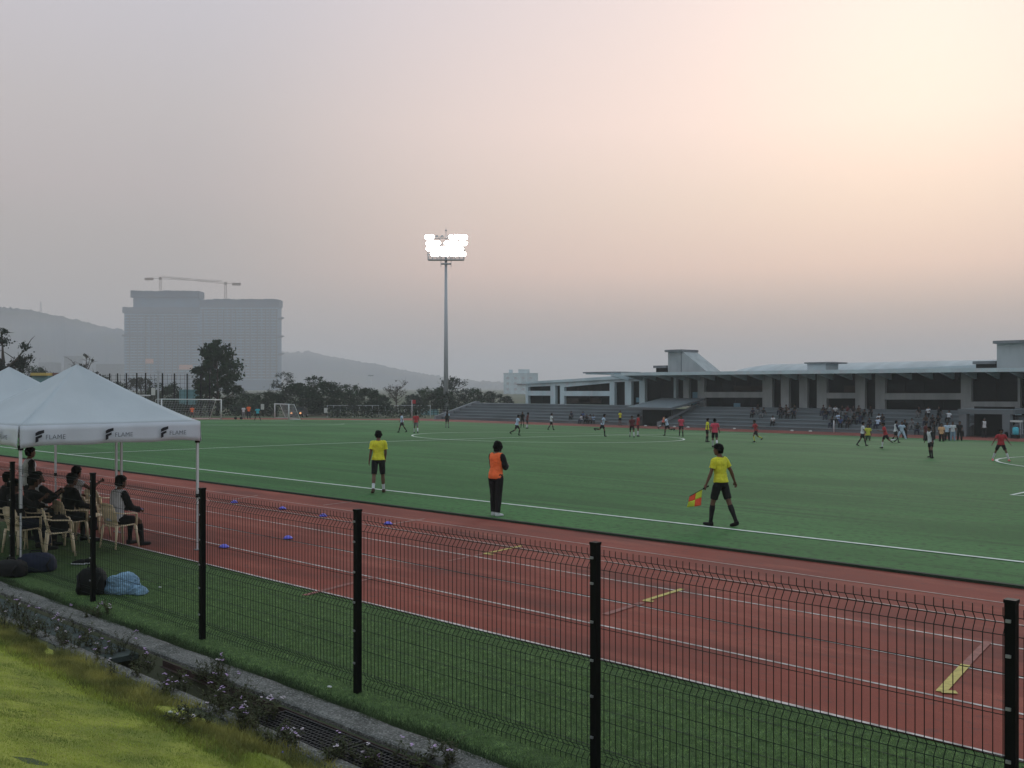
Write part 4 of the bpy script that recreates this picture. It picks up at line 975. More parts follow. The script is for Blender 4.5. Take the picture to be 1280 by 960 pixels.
# things on the ground and on chairs
def lump(name,loc,sx,sy,sz,m,label,cat,seed,rz=0,sub=None):
    bm=bmesh.new(); bmesh.ops.create_icosphere(bm,subdivisions=5,radius=1)
    for v in bm.verts:
        n1=noise.noise(v.co*1.6+Vector((seed,0,0))); n2=abs(noise.noise(v.co*4.2+Vector((0,seed,0)))); n3=noise.noise(v.co*11+Vector((0,0,seed)))
        f=1+0.28*n1-0.20*n2+0.035*n3; v.co=Vector((v.co.x*sx*f,v.co.y*sy*f,max(v.co.z,-0.45)*sz*f+0.45*sz))
        v.co.z=max(v.co.z,0.0)
    for f in bm.faces: f.smooth=True
    me=bpy.data.meshes.new(name); bm.to_mesh(me); bm.free(); me.materials.append(m)
    o=bpy.data.objects.new(name,me); link(o); o.location=loc; o.rotation_euler=(0,0,rz)
    return tag(o,label,cat)
def gl(x,y,dz=0.004): g=ground(x,y); return (g[0],g[1],dz)
lump('cloth_bundle',gl(152,741),0.30,0.17,0.20,M['bag_blue'],'crumpled pale blue jacket lying on the turf beside a black bag','jacket',3,FA)
lump('cloth_bundle',gl(173,743),0.13,0.09,0.09,M['bag_blue'],'small pale blue sleeve end at the right of the crumpled jacket','cloth',5,FA)
def bag(x,y,w,d_,h,m,label,seed,rz):
    t=empty('bag',gl(x,y),rz,label,'bag'); mb=MB(); n=6; prof_=[(0,0.92),(0.12,1),(0.5,0.98),(0.78,0.86),(0.95,0.6),(1,0.3)]; vs=[]; K=20
    for zz,s_ in prof_:
        for k in range(K):
            a=2*math.pi*k/K; c_,q=math.cos(a),math.sin(a); cx=math.copysign(abs(c_)**0.55,c_); cy=math.copysign(abs(q)**0.55,q)
            nn=1+0.07*noise.noise(Vector((c_*2+seed,q*2,zz*3))); vs.append((cx*w/2*s_*nn,cy*d_/2*s_*nn,zz*h))
    fs=[(i*K+k,i*K+(k+1)%K,(i+1)*K+(k+1)%K,(i+1)*K+k) for i in range(5) for k in range(K)]+[list(range(K-1,-1,-1)),list(range(5*K,6*K))]
    mb.add(vs,fs,True); mb.build('bag_body',m,t)
    mb=MB(); mb.tube([(-w*0.15,0,h*0.97),(-w*0.12,0,h*1.12),(w*0.12,0,h*1.12),(w*0.15,0,h*0.97)],0.012,6); mb.build('handle',M['c_black'],t)
    mb=MB(); mb.tube([(-w*0.4,-d_*0.42,h*0.75),(-w*0.3,-d_*0.6,h*0.4),(-w*0.35,-d_*0.5,h*0.1)],0.014,6); mb.tube([(w*0.4,-d_*0.42,h*0.75),(w*0.3,-d_*0.6,h*0.4),(w*0.35,-d_*0.5,h*0.1)],0.014,6); mb.build('strap',M['c_black'],t)
    return t
bag(115,742,0.42,0.28,0.38,M['c_black'],'black bag standing upright on the turf behind a fence post',1,FA)
bag(45,714,0.62,0.34,0.30,M['c_navy'],'dark navy backpack lying in front of the chairs',4,FA+0.3)
bag(14,720,0.50,0.34,0.26,M['c_black'],'black holdall lying at the left edge near the concrete strip',8,FA-0.2)
b=bag(72,694,0.38,0.30,0.30,M['c_black'],'black bag resting on the seat of the empty chair',6,R(-18)); b.location.z=0.435; b.location.x=chs[1].location.x; b.location.y=chs[1].location.y
def shoe(x,y,rz,label):
    t=empty('sports_shoe',gl(x,y),rz,label,'shoe'); mb=MB(); mb.tube([(0,-0.12,0.015),(0,-0.05,0.015),(0,0.05,0.015),(0,0.13,0.013)],[(0.03,0.013),(0.036,0.014),(0.042,0.014),(0.026,0.010)],10); mb.build('sole',M['c_white'],t)
    mb=MB(); mb.tube([(0,-0.115,0.045),(0,-0.06,0.055),(0,0.03,0.045),(0,0.11,0.03)],[(0.028,0.04),(0.034,0.045),(0.038,0.03),(0.026,0.018)],10); mb.build('upper',M['c_black'],t)
shoe(98,706,FA+1.4,'left shoe of a black pair with white soles on the turf'); shoe(106,705,FA+1.2,'right shoe of a black pair with white soles on the turf')
# training discs
c0=None
for i,(x,y,lab) in enumerate([(175,639,'violet disc marker nearest the seated people'),(293,629,'violet disc marker behind the right tent pole, leftmost in the back row'),(353,637,'violet disc marker in the middle of the back row of three'),
    (404,646,'violet disc marker just left of the tall black fence post'),(485,656,'violet disc marker right of the fence post, end of the back row'),(360,674,'violet disc marker on the second lane line of the front pair'),(280,685,'violet disc marker closest to the fence')]):
    if c0 is None:
        mb=MB(); K=20; R_=[(0.095,0.0),(0.10,0.006),(0.075,0.03),(0.045,0.052),(0.025,0.058),(0.022,0.052)]; vs=[(r*math.cos(2*math.pi*k/K),r*math.sin(2*math.pi*k/K),z) for r,z in R_ for k in range(K)]
        mb.add(vs,[(a*K+k,a*K+(k+1)%K,(a+1)*K+(k+1)%K,(a+1)*K+k) for a in range(5) for k in range(K)],True); c=mb.build('disc_marker',M['cone']); c0=c
    else: c=c0.copy(); link(c)
    g=ground(x,y); c.location=(g[0],g[1],0.016); tag(c,lab,'training marker','violet training discs on the track')

# ------------------------------------------------------------------ tents
def text_mesh(body,size,m,parent):
    cu=bpy.data.curves.new('t','FONT'); cu.body=body; cu.size=size; cu.align_x='LEFT'; cu.extrude=0.001; cu.space_character=1.05
    o=bpy.data.objects.new('t',cu); sc.collection.objects.link(o); dg=bpy.context.evaluated_depsgraph_get(); me=bpy.data.meshes.new_from_object(o.evaluated_get(dg)); bpy.data.objects.remove(o)
    me.materials.clear(); me.materials.append(m); o=bpy.data.objects.new('lettering',me); return link(o,parent)
def make_tent(cx,cy,label,half=1.60,hp=3.46,he=2.40,hv=2.06):
    t=empty('canopy_tent',(cx,cy,0),0,label,'tent','white peaked tents beside the track'); N=16; mb=MB()
    for s in range(4):
        base=len(mb.v); ca,sa=math.cos(s*math.pi/2),math.sin(s*math.pi/2)
        for i in range(N+1):
            v=i/N                                   # 0 at the peak, 1 at the eave
            for j in range(N+1):
                u=2*j/N-1; r=v*half; h=he+(hp-he)*((1-v)**1.12) ; h-=0.07*math.sin(math.pi*v)*(1-abs(u))*1.0
                x,y=r,u*r; mb.v.append((x*ca-y*sa,x*sa+y*ca,h+0.006*noise.noise(Vector((x*2,y*2,s)))))
        for i in range(N):
            for j in range(N): mb.f.append([base+i*(N+1)+j,base+(i+1)*(N+1)+j,base+(i+1)*(N+1)+j+1,base+i*(N+1)+j+1]); mb.m.append(0); mb.sm.append(True)
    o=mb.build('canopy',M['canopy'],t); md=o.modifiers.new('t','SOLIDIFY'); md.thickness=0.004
    for s in range(4):
        mb=MB(); ca,sa=math.cos(s*math.pi/2),math.sin(s*math.pi/2); K=36
        for j in range(K+1):
            u=2*j/K-1; y=u*half
            for q in range(5):
                v=q/4; z=he-(he-hv)*v - 0.02*(abs(u)**8)*v + 0.010*math.cos(u*9)*v; x=half+0.012+0.012*math.sin(u*17+s)*v+0.02*v
                mb.v.append((x*ca-y*sa,x*sa+y*ca,z))
        for j in range(K):
            for q in range(4): mb.f.append([j*5+q,(j+1)*5+q,(j+1)*5+q+1,j*5+q+1]); mb.m.append(0); mb.sm.append(True)
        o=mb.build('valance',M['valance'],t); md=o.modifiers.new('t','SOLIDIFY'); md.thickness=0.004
        for uu in (-0.86,-0.13,0.50) if s in(0,3) else ():
            # mark and lettering, laid on the valance
            Lg=empty_part=None
            mb=MB(); W_=0.15; H_=0.20
            mb.prism([(0,0),(0.055,0.022),(0.055,0.078),(0.12,0.102),(0.12,0.150),(0,0.105)],'z',0.0,0.002)
            mb.prism([(0,0.125),(0.16,0.182),(0.16,0.240),(0.05,0.215),(0,0.185)],'z',0.0,0.002)
            lg=mb.build('logo',M['logo'],t)
            tx=text_mesh('FLAME',0.128,M['logo_grey'],t)
            base=Matrix.Rotation(s*math.pi/2,4,'Z')@Matrix.Translation((half+0.078,uu*half,hv+0.06))@Matrix.Rotation(R(90),4,'Z')@Matrix.Rotation(R(90),4,'X')
            base=base@Matrix.Scale(0.86,4); lg.matrix_local=base; tx.matrix_local=base@Matrix.Translation((0.185,0.055,0))
    for sx in (-1,1):
        for sy in (-1,1):
            mb=MB(); x,y=sx*(half-0.03),sy*(half-0.03)
            mb.box(x-0.020,x+0.020,y-0.020,y+0.020,1.02,he-0.05); mb.box(x-0.014,x+0.014,y-0.014,y+0.014,0.02,1.02); o=mb.build('leg',M['white_steel'],t)
            mb=MB(); mb.box(x-0.05,x+0.05,y-0.05,y+0.05,0.006,0.02); mb.build('foot_plate',M['steel'],o)
            mb=MB(); mb.box(x-0.026,x+0.026,y-0.026,y+0.026,0.98,1.05); mb.build('slide_lock',M['c_black'],o)
            mb=MB(); mb.box(x-0.035,x+0.035,y-0.035,y+0.035,hv-0.06,hv+0.02); mb.build('corner_bracket',M['c_black'],o)
    mb=MB(); h0,h1=he-0.03,he-0.32
    for s in range(4):
        ca,sa=math.cos(s*math.pi/2),math.sin(s*math.pi/2); H_=half-0.03
        P=lambda x,y,z:(x*ca-y*sa,x*sa+y*ca,z)
        for k in range(4):
            y0=-H_+2*H_*k/4; y1=-H_+2*H_*(k+1)/4; mb.tube([P(H_,y0,h0),P(H_,y1,h1)],0.010,4); mb.tube([P(H_,y0,h1),P(H_,y1,h0)],0.010,4)
        mb.tube([P(H_,0,h0-0.1),P(0.06,0,hp-0.55)],0.010,4)
    mb.tube([(0,0,hp-0.85),(0,0,hp-0.02)],0.018,8); mb.build('truss_frame',M['white_steel'],t)
    return t
make_tent(-18.67,7.78,'white peaked tent with dark lettering on its valance nearest the camera')
make_tent(-22.05,7.78,'second white peaked tent half hidden behind the nearer one')
# ------------------------------------------------------------------ floodlight mast
MD=166; MXY=at_depth(557.5,MD); ZM=zg(100)
mast=empty('floodlight_mast',(*MXY,ZM),FA,'tall grey floodlight mast with its lit lamp cluster','floodlight mast')
h=lambda y:z_of(y,MD)-ZM; pxm=MD/FOC
mb=MB(); mb.tube([(0,0,0),(0,0,h(420)),(0,0,h(322))],[0.42,0.32,0.21],14); mb.build('pole',M['pole_grey'],mast)
mb=MB(); mb.tube([(0,0,0),(0,0,0.12)],[0.95,0.95],14); mb.tube([(0,0,0.12),(0,0,0.5)],[0.62,0.52],12); mb.build('base_flange',M['concrete'],mast)
mb=MB(); zp=h(325); mb.box(-2.95,2.95,-0.7,0.7,zp-0.06,zp+0.06)
for x in [-2.95+5.9*i/8 for i in range(9)]:
    for y in (-0.7,0.7): mb.box(x-0.03,x+0.03,y-0.03,y+0.03,zp,zp+1.05)
for z in (0.35,0.7,1.05):
    for y in (-0.7,0.7): mb.box(-2.95,2.95,y-0.022,y+0.022,zp+z-0.022,zp+z+0.022)
    for x in (-2.95,2.95): mb.box(x-0.022,x+0.022,-0.7,0.7,zp+z-0.02,zp+z+0.02)
mb.build('platform',M['pole_grey'],mast)
mb=MB(); mb.box(-0.85,0.85,-0.4,0.4,zp-0.75,zp-0.55)
for x in (-0.85,0.85): mb.box(x-0.04,x+0.04,-0.04,0.04,zp-1.2,zp)
mb.build('ladder_cage',M['pole_grey'],mast)
mb=MB()
for r_,z in enumerate((h(318.5),h(312),h(305),h(298))): mb.box(-3.2,3.2,-0.06,0.06,z-0.05,z+0.05)
for x in (-3.0,-1,1,3.0): mb.box(x-0.06,x+0.06,-0.05,0.05,zp,h(295))
mb.tube([(0,0,zp),(0,0,h(289))],0.05,8); mb.box(-0.17,0.17,-0.17,0.17,h(288.6),h(287.6)); mb.tube([(0,0,h(287.6)),(0,0,h(284))],0.025,6)
mb.build('crossarms',M['pole_grey'],mast)
def flood(x,z,yaw,lit=True):
    c=Vector((x,-0.42,z)); Mx=Matrix.Translation(c)@Matrix.Rotation(yaw,4,'Z')@Matrix.Rotation(R(-18),4,'X')
    def put(mb,name,m,par):
        mb.v=[tuple(Mx@Vector(v)) for v in mb.v]; return mb.build(name,m,par)
    mb=MB(); K=14; prf=[(0.16,0.30),(0.30,0.12),(0.47,0.0),(0.47,-0.06)]
    vs=[(r*math.cos(2*math.pi*k/K),y,r*math.sin(2*math.pi*k/K)) for r,y in prf for k in range(K)]
    mb.add(vs,[(a*K+k,a*K+(k+1)%K,(a+1)*K+(k+1)%K,(a+1)*K+k) for a in range(3) for k in range(K)]+[list(range(K))],True); o=put(mb,'floodlight',M['pole_grey'],mast)
    mb=MB(); mb.add([(0.455*math.cos(2*math.pi*k/K),-0.05,0.40*math.sin(2*math.pi*k/K)) for k in range(K)]+[(0,-0.12,0)],[(k,(k+1)%K,K) for k in range(K)],True); put(mb,'lens',M['lamp'] if lit else M['glass_dark'],o)
for (row,y,xs_) in ((0,318,(-2.1,-1.4,-0.55,0.2,0.95,1.7,2.45,2.9)),(1,311.5,(-2.8,-2.0,-1.3,-0.55,0.25,1.0,1.75,2.5)),(2,304.5,(-2.85,-2.05,-1.3,0.2,0.95,1.7,2.45,3.1)),(3,297,(-3.05,-2.4,0.9,1.7,2.45,3.15))):
    for x in xs_: flood(x,h(y),x*0.05)
for x in (-1.5,-0.62,0.42,1.35):
    mb=MB(); mb.prism([(x-0.30,h(296.3)),(x+0.30,h(296.3)),(x+0.1,h(294.2)),(x-0.1,h(294.2))],'y',-0.25,0.25); mb.build('lamp_hood',M['pole_grey'],mast)
# ------------------------------------------------------------------ goals
def goal(pa,pb,hgt,depth,label,away):
    a=Vector(pa); b=Vector(pb); g_=empty('football_goal',((a.x+b.x)/2,(a.y+b.y)/2,a.z),0,label,'goal'); O=Vector(g_.location)
    a-=O; b-=O; d=(b-a).normalized(); back=Vector((-d.y,d.x,0)); 
    if back.dot(Vector((away[0],away[1],0)))<0: back=-back
    up_=Vector((0,0,hgt)); r=0.06
    for p in (a,b): mb=MB(); mb.tube([p,p+up_],r*1.1,10); mb.build('post',M['white_steel'],g_)
    mb=MB(); mb.tube([a+up_-d*r,b+up_+d*r],r,10); mb.build('crossbar',M['white_steel'],g_)
    for p in (a,b):
        mb=MB(); q=p+back*depth; mb.tube([p+up_,p+up_+back*depth*0.45,q],r*0.55,8); mb.tube([p+Vector((0,0,0.05)),q+Vector((0,0,0.03))],r*0.5,8); mb.build('side_stay',M['white_steel'],g_)
    mb=MB(); mb.tube([a+back*depth+Vector((0,0,0.05)),b+back*depth+Vector((0,0,0.05))],r*0.5,8); mb.build('back_rail',M['white_steel'],g_)
    mb=MB(); n=22; L=(b-a).length
    for i in range(n+1):
        p=a+d*L*i/n; mb.tube([p+up_,p+up_+back*depth*0.45,p+back*depth],0.010,3,smooth=False)
    for j in range(1,9):
        v=j/9; p0=a+up_+back*depth*0.45+(back*depth*0.55-up_)*v; p1=b+up_+back*depth*0.45+(back*depth*0.55-up_)*v; mb.tube([p0,p1],0.010,3,smooth=False)
    mb.build('net',mat('goal_net',(0.35,0.37,0.38),0.9),g_)
g1=ground(276.5,524.5); g0=ground(202,525.5)
goal((g0[0],g0[1],g0[2]+0.02),(g1[0],g1[1],g1[2]+0.02),24.5*g1[3]/FOC,1.7,'large white goal at the far left end behind the tent roof',(-1,0))
g1=ground(361,525); g0=ground(343.5,523)
goal((g0[0],g0[1],g0[2]+0.01),(g1[0],g1[1],g1[2]+0.01),19.5*g1[3]/FOC,1.3,'small white goal in front of the dark trees',(1,0.9))
for i,(x,lab) in enumerate(((294.5,'left of two footballs lying behind the far goal line'),(301.5,'right of two footballs lying behind the far goal line'))):
    g=ground(x,524.5); bm=bmesh.new(); bmesh.ops.create_icosphere(bm,subdivisions=3,radius=0.16); me=bpy.data.meshes.new('football'); bm.to_mesh(me); bm.free(); me.materials.append(M['c_dark']); o=link(bpy.data.objects.new('football',me)); o.location=(g[0],g[1],g[2]+0.17); tag(o,lab,'ball')
# ------------------------------------------------------------------ trees
def tree(x,ybase_d,wpx,ytop,label,leaf='leaf_dark',n=2600,trunk=0.3,seed=0,shape='round',crown0=0.28,sparse=False,size=None,group='trees beyond the pitch',kind='tree'):
    d=ybase_d; X,Y=at_depth(x,d); zb=zg(100); H=z_of(ytop,d)-zb; Wd=wpx*d/FOC; r=random.Random(seed)
    t=empty(kind,(X,Y,zb),0,label,'tree' if kind=='tree' else kind.replace('_',' '),group)
    mb=MB(); th=H*crown0; tr=max(0.10,H*0.028)*trunk/0.3
    mb.tube([(0,0,0),(0.05*H*r.uniform(-.3,.3),0.02*H,th),(0.06*H*r.uniform(-.5,.5),0,H*0.72)],[tr,tr*0.7,tr*0.2],9)
    lims=[]
    for k in range(11 if not sparse else 20):
        a=r.uniform(0,2*math.pi); z0=H*r.uniform(crown0*0.7,0.68); L=Wd/2*r.uniform(0.5,0.95); z1=z0+H*r.uniform(0.12,0.32)
        p0=Vector((0.0,0,z0)); p2=Vector((L*math.cos(a),L*math.sin(a),min(z1,H*0.94))); p1=(p0+p2)/2+Vector((0,0,-H*0.03))
        mb.tube([p0,p1,p2],[tr*0.5,tr*0.3,tr*0.08],6); lims.append((p1,p2))
        if sparse:
            for q in range(5):
                s=p1.lerp(p2,r.random()); e=s+Vector((r.gauss(0,1),r.gauss(0,1),abs(r.gauss(0.5,0.8))))*Wd*0.13; mb.tube([s,(s+e)/2+Vector((0,0,0.02*Wd)),e],[tr*0.14,tr*0.09,tr*0.03],4); lims.append((s,e))
    mb.build('trunk',M['bark'],t)
    # clumps of leaf faces
    cl=[]
    nc=70 if not sparse else 46
    for k in range(nc):
        if sparse or r.random()<0.25:
            s,e=r.choice(lims); c=s.lerp(e,r.uniform(0.4,1.08))
        else:
            a=r.uniform(0,2*math.pi); u=r.uniform(0.05,1)**0.5; zz=r.uniform(0,1); rad=Wd/2*(math.sin(math.pi*min(1,0.20+0.72*zz))**0.6)*0.88*u*(1+0.22*noise.noise(Vector((math.cos(a)*1.5+seed,math.sin(a)*1.5,zz*3))))
            c=Vector((rad*math.cos(a),rad*math.sin(a),H*(crown0+ (1-crown0)*(0.06+0.86*zz))))
        cl.append((c,Wd*r.uniform(0.045,0.095)*((1.5 if seed==5 else 0.8) if sparse else 1)))
    cl.append((Vector((0,0,H*0.95)),Wd*0.06))
    rs=np.random.RandomState(seed+11); m=n//len(cl); s_=size or max(0.12,Wd*0.020); V=[];
    for c,rd in cl:
        q=rs.normal(size=(m,3))*rd*0.62; q[:,2]*=0.8
        P=q+np.array(c); P[:,2]=np.minimum(P[:,2],H*1.0+rs.uniform(-0.3,0.1,m)); a=rs.normal(size=(m,3)); a/=np.linalg.norm(a,axis=1)[:,None]; b=np.cross(a,rs.normal(size=(m,3))); b/=np.linalg.norm(b,axis=1)[:,None]
        sz=s_*rs.uniform(0.5,1.3,size=(m,1)); V.append(np.stack([P-a*sz,P-b*sz*0.6,P+a*sz,P+b*sz*0.6],axis=1))
    V=np.concatenate(V).reshape(-1,3); V[:,2]=np.maximum(V[:,2],0.1); F=np.arange(len(V)).reshape(-1,4)
    o=quick_mesh('crown',V,F,M[leaf],t); return t
tree(271,135,66,423,'round dark green tree standing alone in front of the unfinished tower','leaf_mid',n=7600,seed=3,crown0=0.12,size=0.24)
tree(4,92,68,408,'sparse leafy tree with bare limbs at the left picture edge','leaf_grey',5200,0.35,5,sparse=True,crown0=0.25,size=0.13)
tree(106,170,34,440,'small half bare brown tree behind the nearer tent peak','leaf_dry',1500,0.3,6,sparse=True,size=0.16)
tree(354,185,44,464,'pale grey green tree right of the tower, behind the dark row','leaf_grey',2600,0.3,7,crown0=0.2)
tree(392,158,44,469,'dark tree with a raised tuft at the left of the dense row','leaf_dark',3200,0.3,8,crown0=0.1)
for i,(x,w_,yt,dd,lf,lab) in enumerate([
    (374,44,481,150,'leaf_dark','dense dark tree at the left end of the row'),
    (408,46,479,152,'leaf_dark','dense dark tree second in the row, behind the small goal'),
    (433,40,482,156,'leaf_mid','dense tree in the middle of the row, slightly greener'),
    (455,36,487,158,'leaf_dark','lower dark tree at the right part of the dense row'),
    (471,26,491,160,'leaf_mid','low bushy tree ending the dense row'),
    (335,34,492,150,'leaf_dark','dark bushy tree between the tall tree and the row'),
    (310,36,493,158,'leaf_mid','bushy green tree right of the tall round tree'),
    (231,40,489,160,'leaf_grey','grey green bush left of the tall round tree behind the cage'),
    (534,38,486,170,'leaf_mid','broad green tree left of the mast base'),
    (566,48,473,176,'leaf_grey','tall loose tree behind the mast base'),
    (551,30,488,166,'leaf_dark','dark bush directly left of the mast foot'),
    (592,34,487,180,'leaf_mid','rounded tree right of the mast, left one'),
    (612,30,491,182,'leaf_grey','rounded tree right of the mast, next to the terrace end'),
    (634,22,497,184,'leaf_grey','thin scrubby bush below the pale block'),
    (516,28,495,168,'leaf_grey','low scrubby bush between the bare tree and the mast'),
    (478,24,499,166,'leaf_mid','low bush left of the bare tree'),
    (52,40,459,160,'leaf_mid','broad green tree between the two tent peaks'),
    (30,34,455,165,'leaf_grey','grey green tree behind the left tent peak'),
    (128,30,470,168,'leaf_mid','low green tree right of the nearer tent peak'),
    (176,52,474,172,'leaf_dry','dry brownish shrubbery tree behind the sports cage'),
    (146,34,478,165,'leaf_mid','low hazy tree behind the left part of the cage'),
    (200,36,480,168,'leaf_mid','low tree seen through the middle of the cage'),
    (216,30,484,158,'leaf_dark','dark bush right of the white notice board'),
    (120,26,468,175,'leaf_grey','pale tree just right of the nearer tent peak'),
    (290,34,480,176,'leaf_grey','hazy tree peeking out right of the tall round tree')]):
    tree(x,dd,w_*(1.4 if lf=='leaf_dark' else 1.22),yt-2,lab,lf,5200 if lf=='leaf_dark' else 3400,0.3,20+i,crown0=0.03)
tree(495,172,36,474,'nearly bare thin tree between the row and the mast','leaf_dry',500,0.25,50,sparse=True,crown0=0.35,size=0.13)
# ------------------------------------------------------------------ beyond the pitch
def facing_box(x0,x1,y0,y1,d,dep,name,m,parent=None,lab=None,cat=None,zb=None):
    X0,Y0=at_depth(x0,d); X1,Y1=at_depth(x1,d); zb=zg(100) if zb is None else zb
    w_=(x1-x0)*d/FOC; z0=z_of(y1,d) if y1 else zb; z1=z_of(y0,d); c=((X0+X1)/2,(Y0+Y1)/2)
    mb=MB(); mb.box(-w_/2,w_/2,0,dep,0,z1-z0); o=mb.build(name,m,parent); o.location=(*c,z0); o.rotation_euler=(0,0,FA)
    if lab: tag(o,lab,cat)
    return o
# hedge band and railings behind the far track
def hedge(x0,x1,ytop,d,label,dep=2.0):
    X0,Y0=at_depth(x0,d); X1,Y1=at_depth(x1,d); L=(x1-x0)*d/FOC; H=z_of(ytop,d)-zg(100); rs=np.random.RandomState(int(x0))
    n=int(L*130); P=np.stack([rs.uniform(-L/2,L/2,n),rs.uniform(0,dep,n),H*rs.uniform(0,1,n)**0.8],axis=1); P[:,2]+=0.12*np.sin(P[:,0]*1.3)+rs.normal(0,0.06,n); P[:,2]=np.maximum(P[:,2],0.03)
    a=rs.normal(size=(n,3)); a/=np.linalg.norm(a,axis=1)[:,None]; b=np.cross(a,rs.normal(size=(n,3))); b/=np.linalg.norm(b,axis=1)[:,None]
    V=np.stack([P-a*.16,P-b*.1,P+a*.16,P+b*.1],axis=1).reshape(-1,3); t=quick_mesh('hedge',V,np.arange(len(V)).reshape(-1,4),M['hedge'])
    t.location=((X0+X1)/2,(Y0+Y1)/2,zg(100)); t.rotation_euler=(0,0,FA); tag(t,label,'hedge'); return t
hedge(408,535,507.5,141,'long low dark clipped hedge in front of the tree row')
hedge(280,345,509,138,'low green hedge behind the people between the goals')
hedge(120,277,505,132,'low dark hedge behind the large goal')
def railing(x0,x1,ytop,d,label,m,n,bars=2,name='railing'):
    L=(x1-x0)*d/FOC; H=z_of(ytop,d)-zg(100); X,Y=at_depth((x0+x1)/2,d); t=empty(name,(X,Y,zg(100)),FA,label,'fence')
    for i in range(n+1):
        mb=MB(); x=-L/2+L*i/n; mb.box(x-0.04,x+0.04,-0.04,0.04,0,H); mb.build('post',m,t)
    mb=MB()
    for k in range(bars): z=H*(1-k*0.8/bars)-0.03; mb.box(-L/2,L/2,-0.02,0.02,z-0.03,z+0.03)
    mb.build('rail',m,t); return t
railing(409,538,506.5,143,'thin grey railing rising just behind the dark clipped hedge',M['pole_grey'],16)
railing(538,598,508,150,'dark railing between the mast and the terrace end',M['black_paint'],14,4)
# tall netted cage
t=empty('sports_cage',(*at_depth(190,128),zg(100)),FA,'tall net fence of a sports cage on dark posts behind the large goal','cage fence'); d=128
for x in (125,137,147,158,171,182,203,218,234,251,262): 
    mb=MB(); X=(x-190)*d/FOC; mb.box(X-0.07,X+0.07,-0.07,0.07,0,z_of(466+0.02*abs(x-180),d)-zg(100)); mb.build('post',M['black_paint'],t)
mb=MB(); x0=(118-190)*d/FOC; x1=(268-190)*d/FOC; Hh=z_of(468,d)-zg(100); k=x0
while k<x1: mb.box(k-0.012,k+0.012,-0.012,0.012,0,Hh); k+=0.55
z=0.3
while z<Hh: mb.box(x0,x1,-0.012,0.012,z-0.012,z+0.012); z+=0.5
mb.build('net',M['black_paint'],t)
mb=MB(); X=(198.5-190)*d/FOC; mb.box(X-0.09,X+0.09,-0.3,-0.12,0,z_of(464,d)-zg(100)); mb.box(X-0.5,X+0.5,-0.3,-0.15,z_of(466,d)-zg(100),z_of(464.5,d)-zg(100)); mb.build('lamp_pole',M['pole_grey'],t)
s=facing_box(189,194,485,494,126,0.05,'notice_board',M['paper'],lab='small white notice board hanging on the cage fence',cat='board')
facing_box(160,187,493.5,495,120,0.3,'bench_roof',M['white_steel'],lab='thin white beam roof in front of the cage fence',cat='shelter')
facing_box(326,330,505,512,137,0.06,'sign_board',M['paper'],lab='small white board left of the small goal',cat='board')
facing_box(405,409,510,516,138,0.06,'sign_board',M['paper'],lab='small white board at the left end of the dark hedge',cat='board')
facing_box(224,246,487,506,150,3,'site_hut',M['teal_wall'],lab='pale teal hut partly hidden behind the cage posts',cat='hut')
facing_box(526,548,512,None,155,0.3,'hoarding',M['teal_wall'],lab='pale teal hoarding left of the mast foot',cat='hoarding')
facing_box(38,58,466,469.5,150,3,'shop_fascia',M['sign_yellow'],lab='yellow fascia board seen between the tent peaks',cat='board')
facing_box(40,60,469.6,None,150.5,6,'low_shop',M['teal_wall'],lab='low teal building between the tent peaks',cat='building')
facing_box(60,82,466,None,152,6,'low_shed',M['brick_red'],lab='low red brown shed left of the nearer tent peak',cat='shed')
# parked car facing the pitch
cd=141; X,Y=at_depth(374,cd); car=empty('parked_car',(X,Y,zg(100)),A_TO,'dark car with lit headlamps parked facing the pitch behind the small goal','car')
mb=MB(); 
for s in (0,): 
    sec=[(-2.1,0.35),(-2.1,0.85),(-1.5,1.0),(-0.9,1.42),(0.5,1.45),(1.15,1.0),(2.0,0.85),(2.15,0.6),(2.15,0.35)]
    mb.prism(sec,'x',-0.85,0.85)
o=mb.build('body',M['c_dark'],car); md=o.modifiers.new('b','BEVEL'); md.width=0.08; md.segments=2
mb=MB(); mb.add([(-0.72,1.12,1.03),(0.72,1.12,1.03),(0.64,0.55,1.41),(-0.64,0.55,1.41)],[(0,1,2,3)]); o=mb.build('windscreen',M['glass_dark'],car); md=o.modifiers.new('t','SOLIDIFY'); md.thickness=0.02; md.offset=1
for sx in (-1,1):
    mb=MB(); mb.tube([(sx*0.62,2.12,0.70),(sx*0.62,2.19,0.70)],0.13,10); mb.build('headlight',M['head'],car)
    for yy in (-1.35,1.35): mb=MB(); mb.tube([(sx*0.72,yy,0.32),(sx*0.9,yy,0.32)],0.32,14); o=mb.build('wheel',M['c_black'],car); mb=MB(); mb.tube([(sx*0.895,yy,0.32),(sx*0.91,yy,0.32)],0.18,10); mb.build('rim',M['steel'],o)
# small things on and by the terrace
t=empty('water_dispenser',(on_plane(1269.5,YB-0.5)[0],YB-0.5,ZB),0,'blue barrel on a dark stand right of the right tunnel','barrel')
mb=MB(); mb.tube([(0,0,0.3),(0,0,0.36),(0,0,0.9),(0,0,0.95)],[0.2,0.24,0.24,0.12],14); mb.build('barrel',M['c_cyan'],t); mb=MB(); mb.box(-0.3,0.3,-0.25,0.25,0,0.3); mb.build('stand',M['c_black'],t)
t=empty('gazebo_table',(on_plane(1268,YB-0.2)[0],YB+0.1,ZB),0,'small white topped stand behind the blue barrel','table')
mb=MB(); mb.box(-0.5,0.5,-0.3,0.3,1.35,1.5); mb.build('table_top',M['paper'],t); mb=MB(); 
for a_ in (-0.45,0.45):
    for b_ in (-0.25,0.25): mb=MB(); mb.box(a_-0.03,a_+0.03,b_-0.03,b_+0.03,0,1.35); mb.build('leg',M['pole_grey'],t)
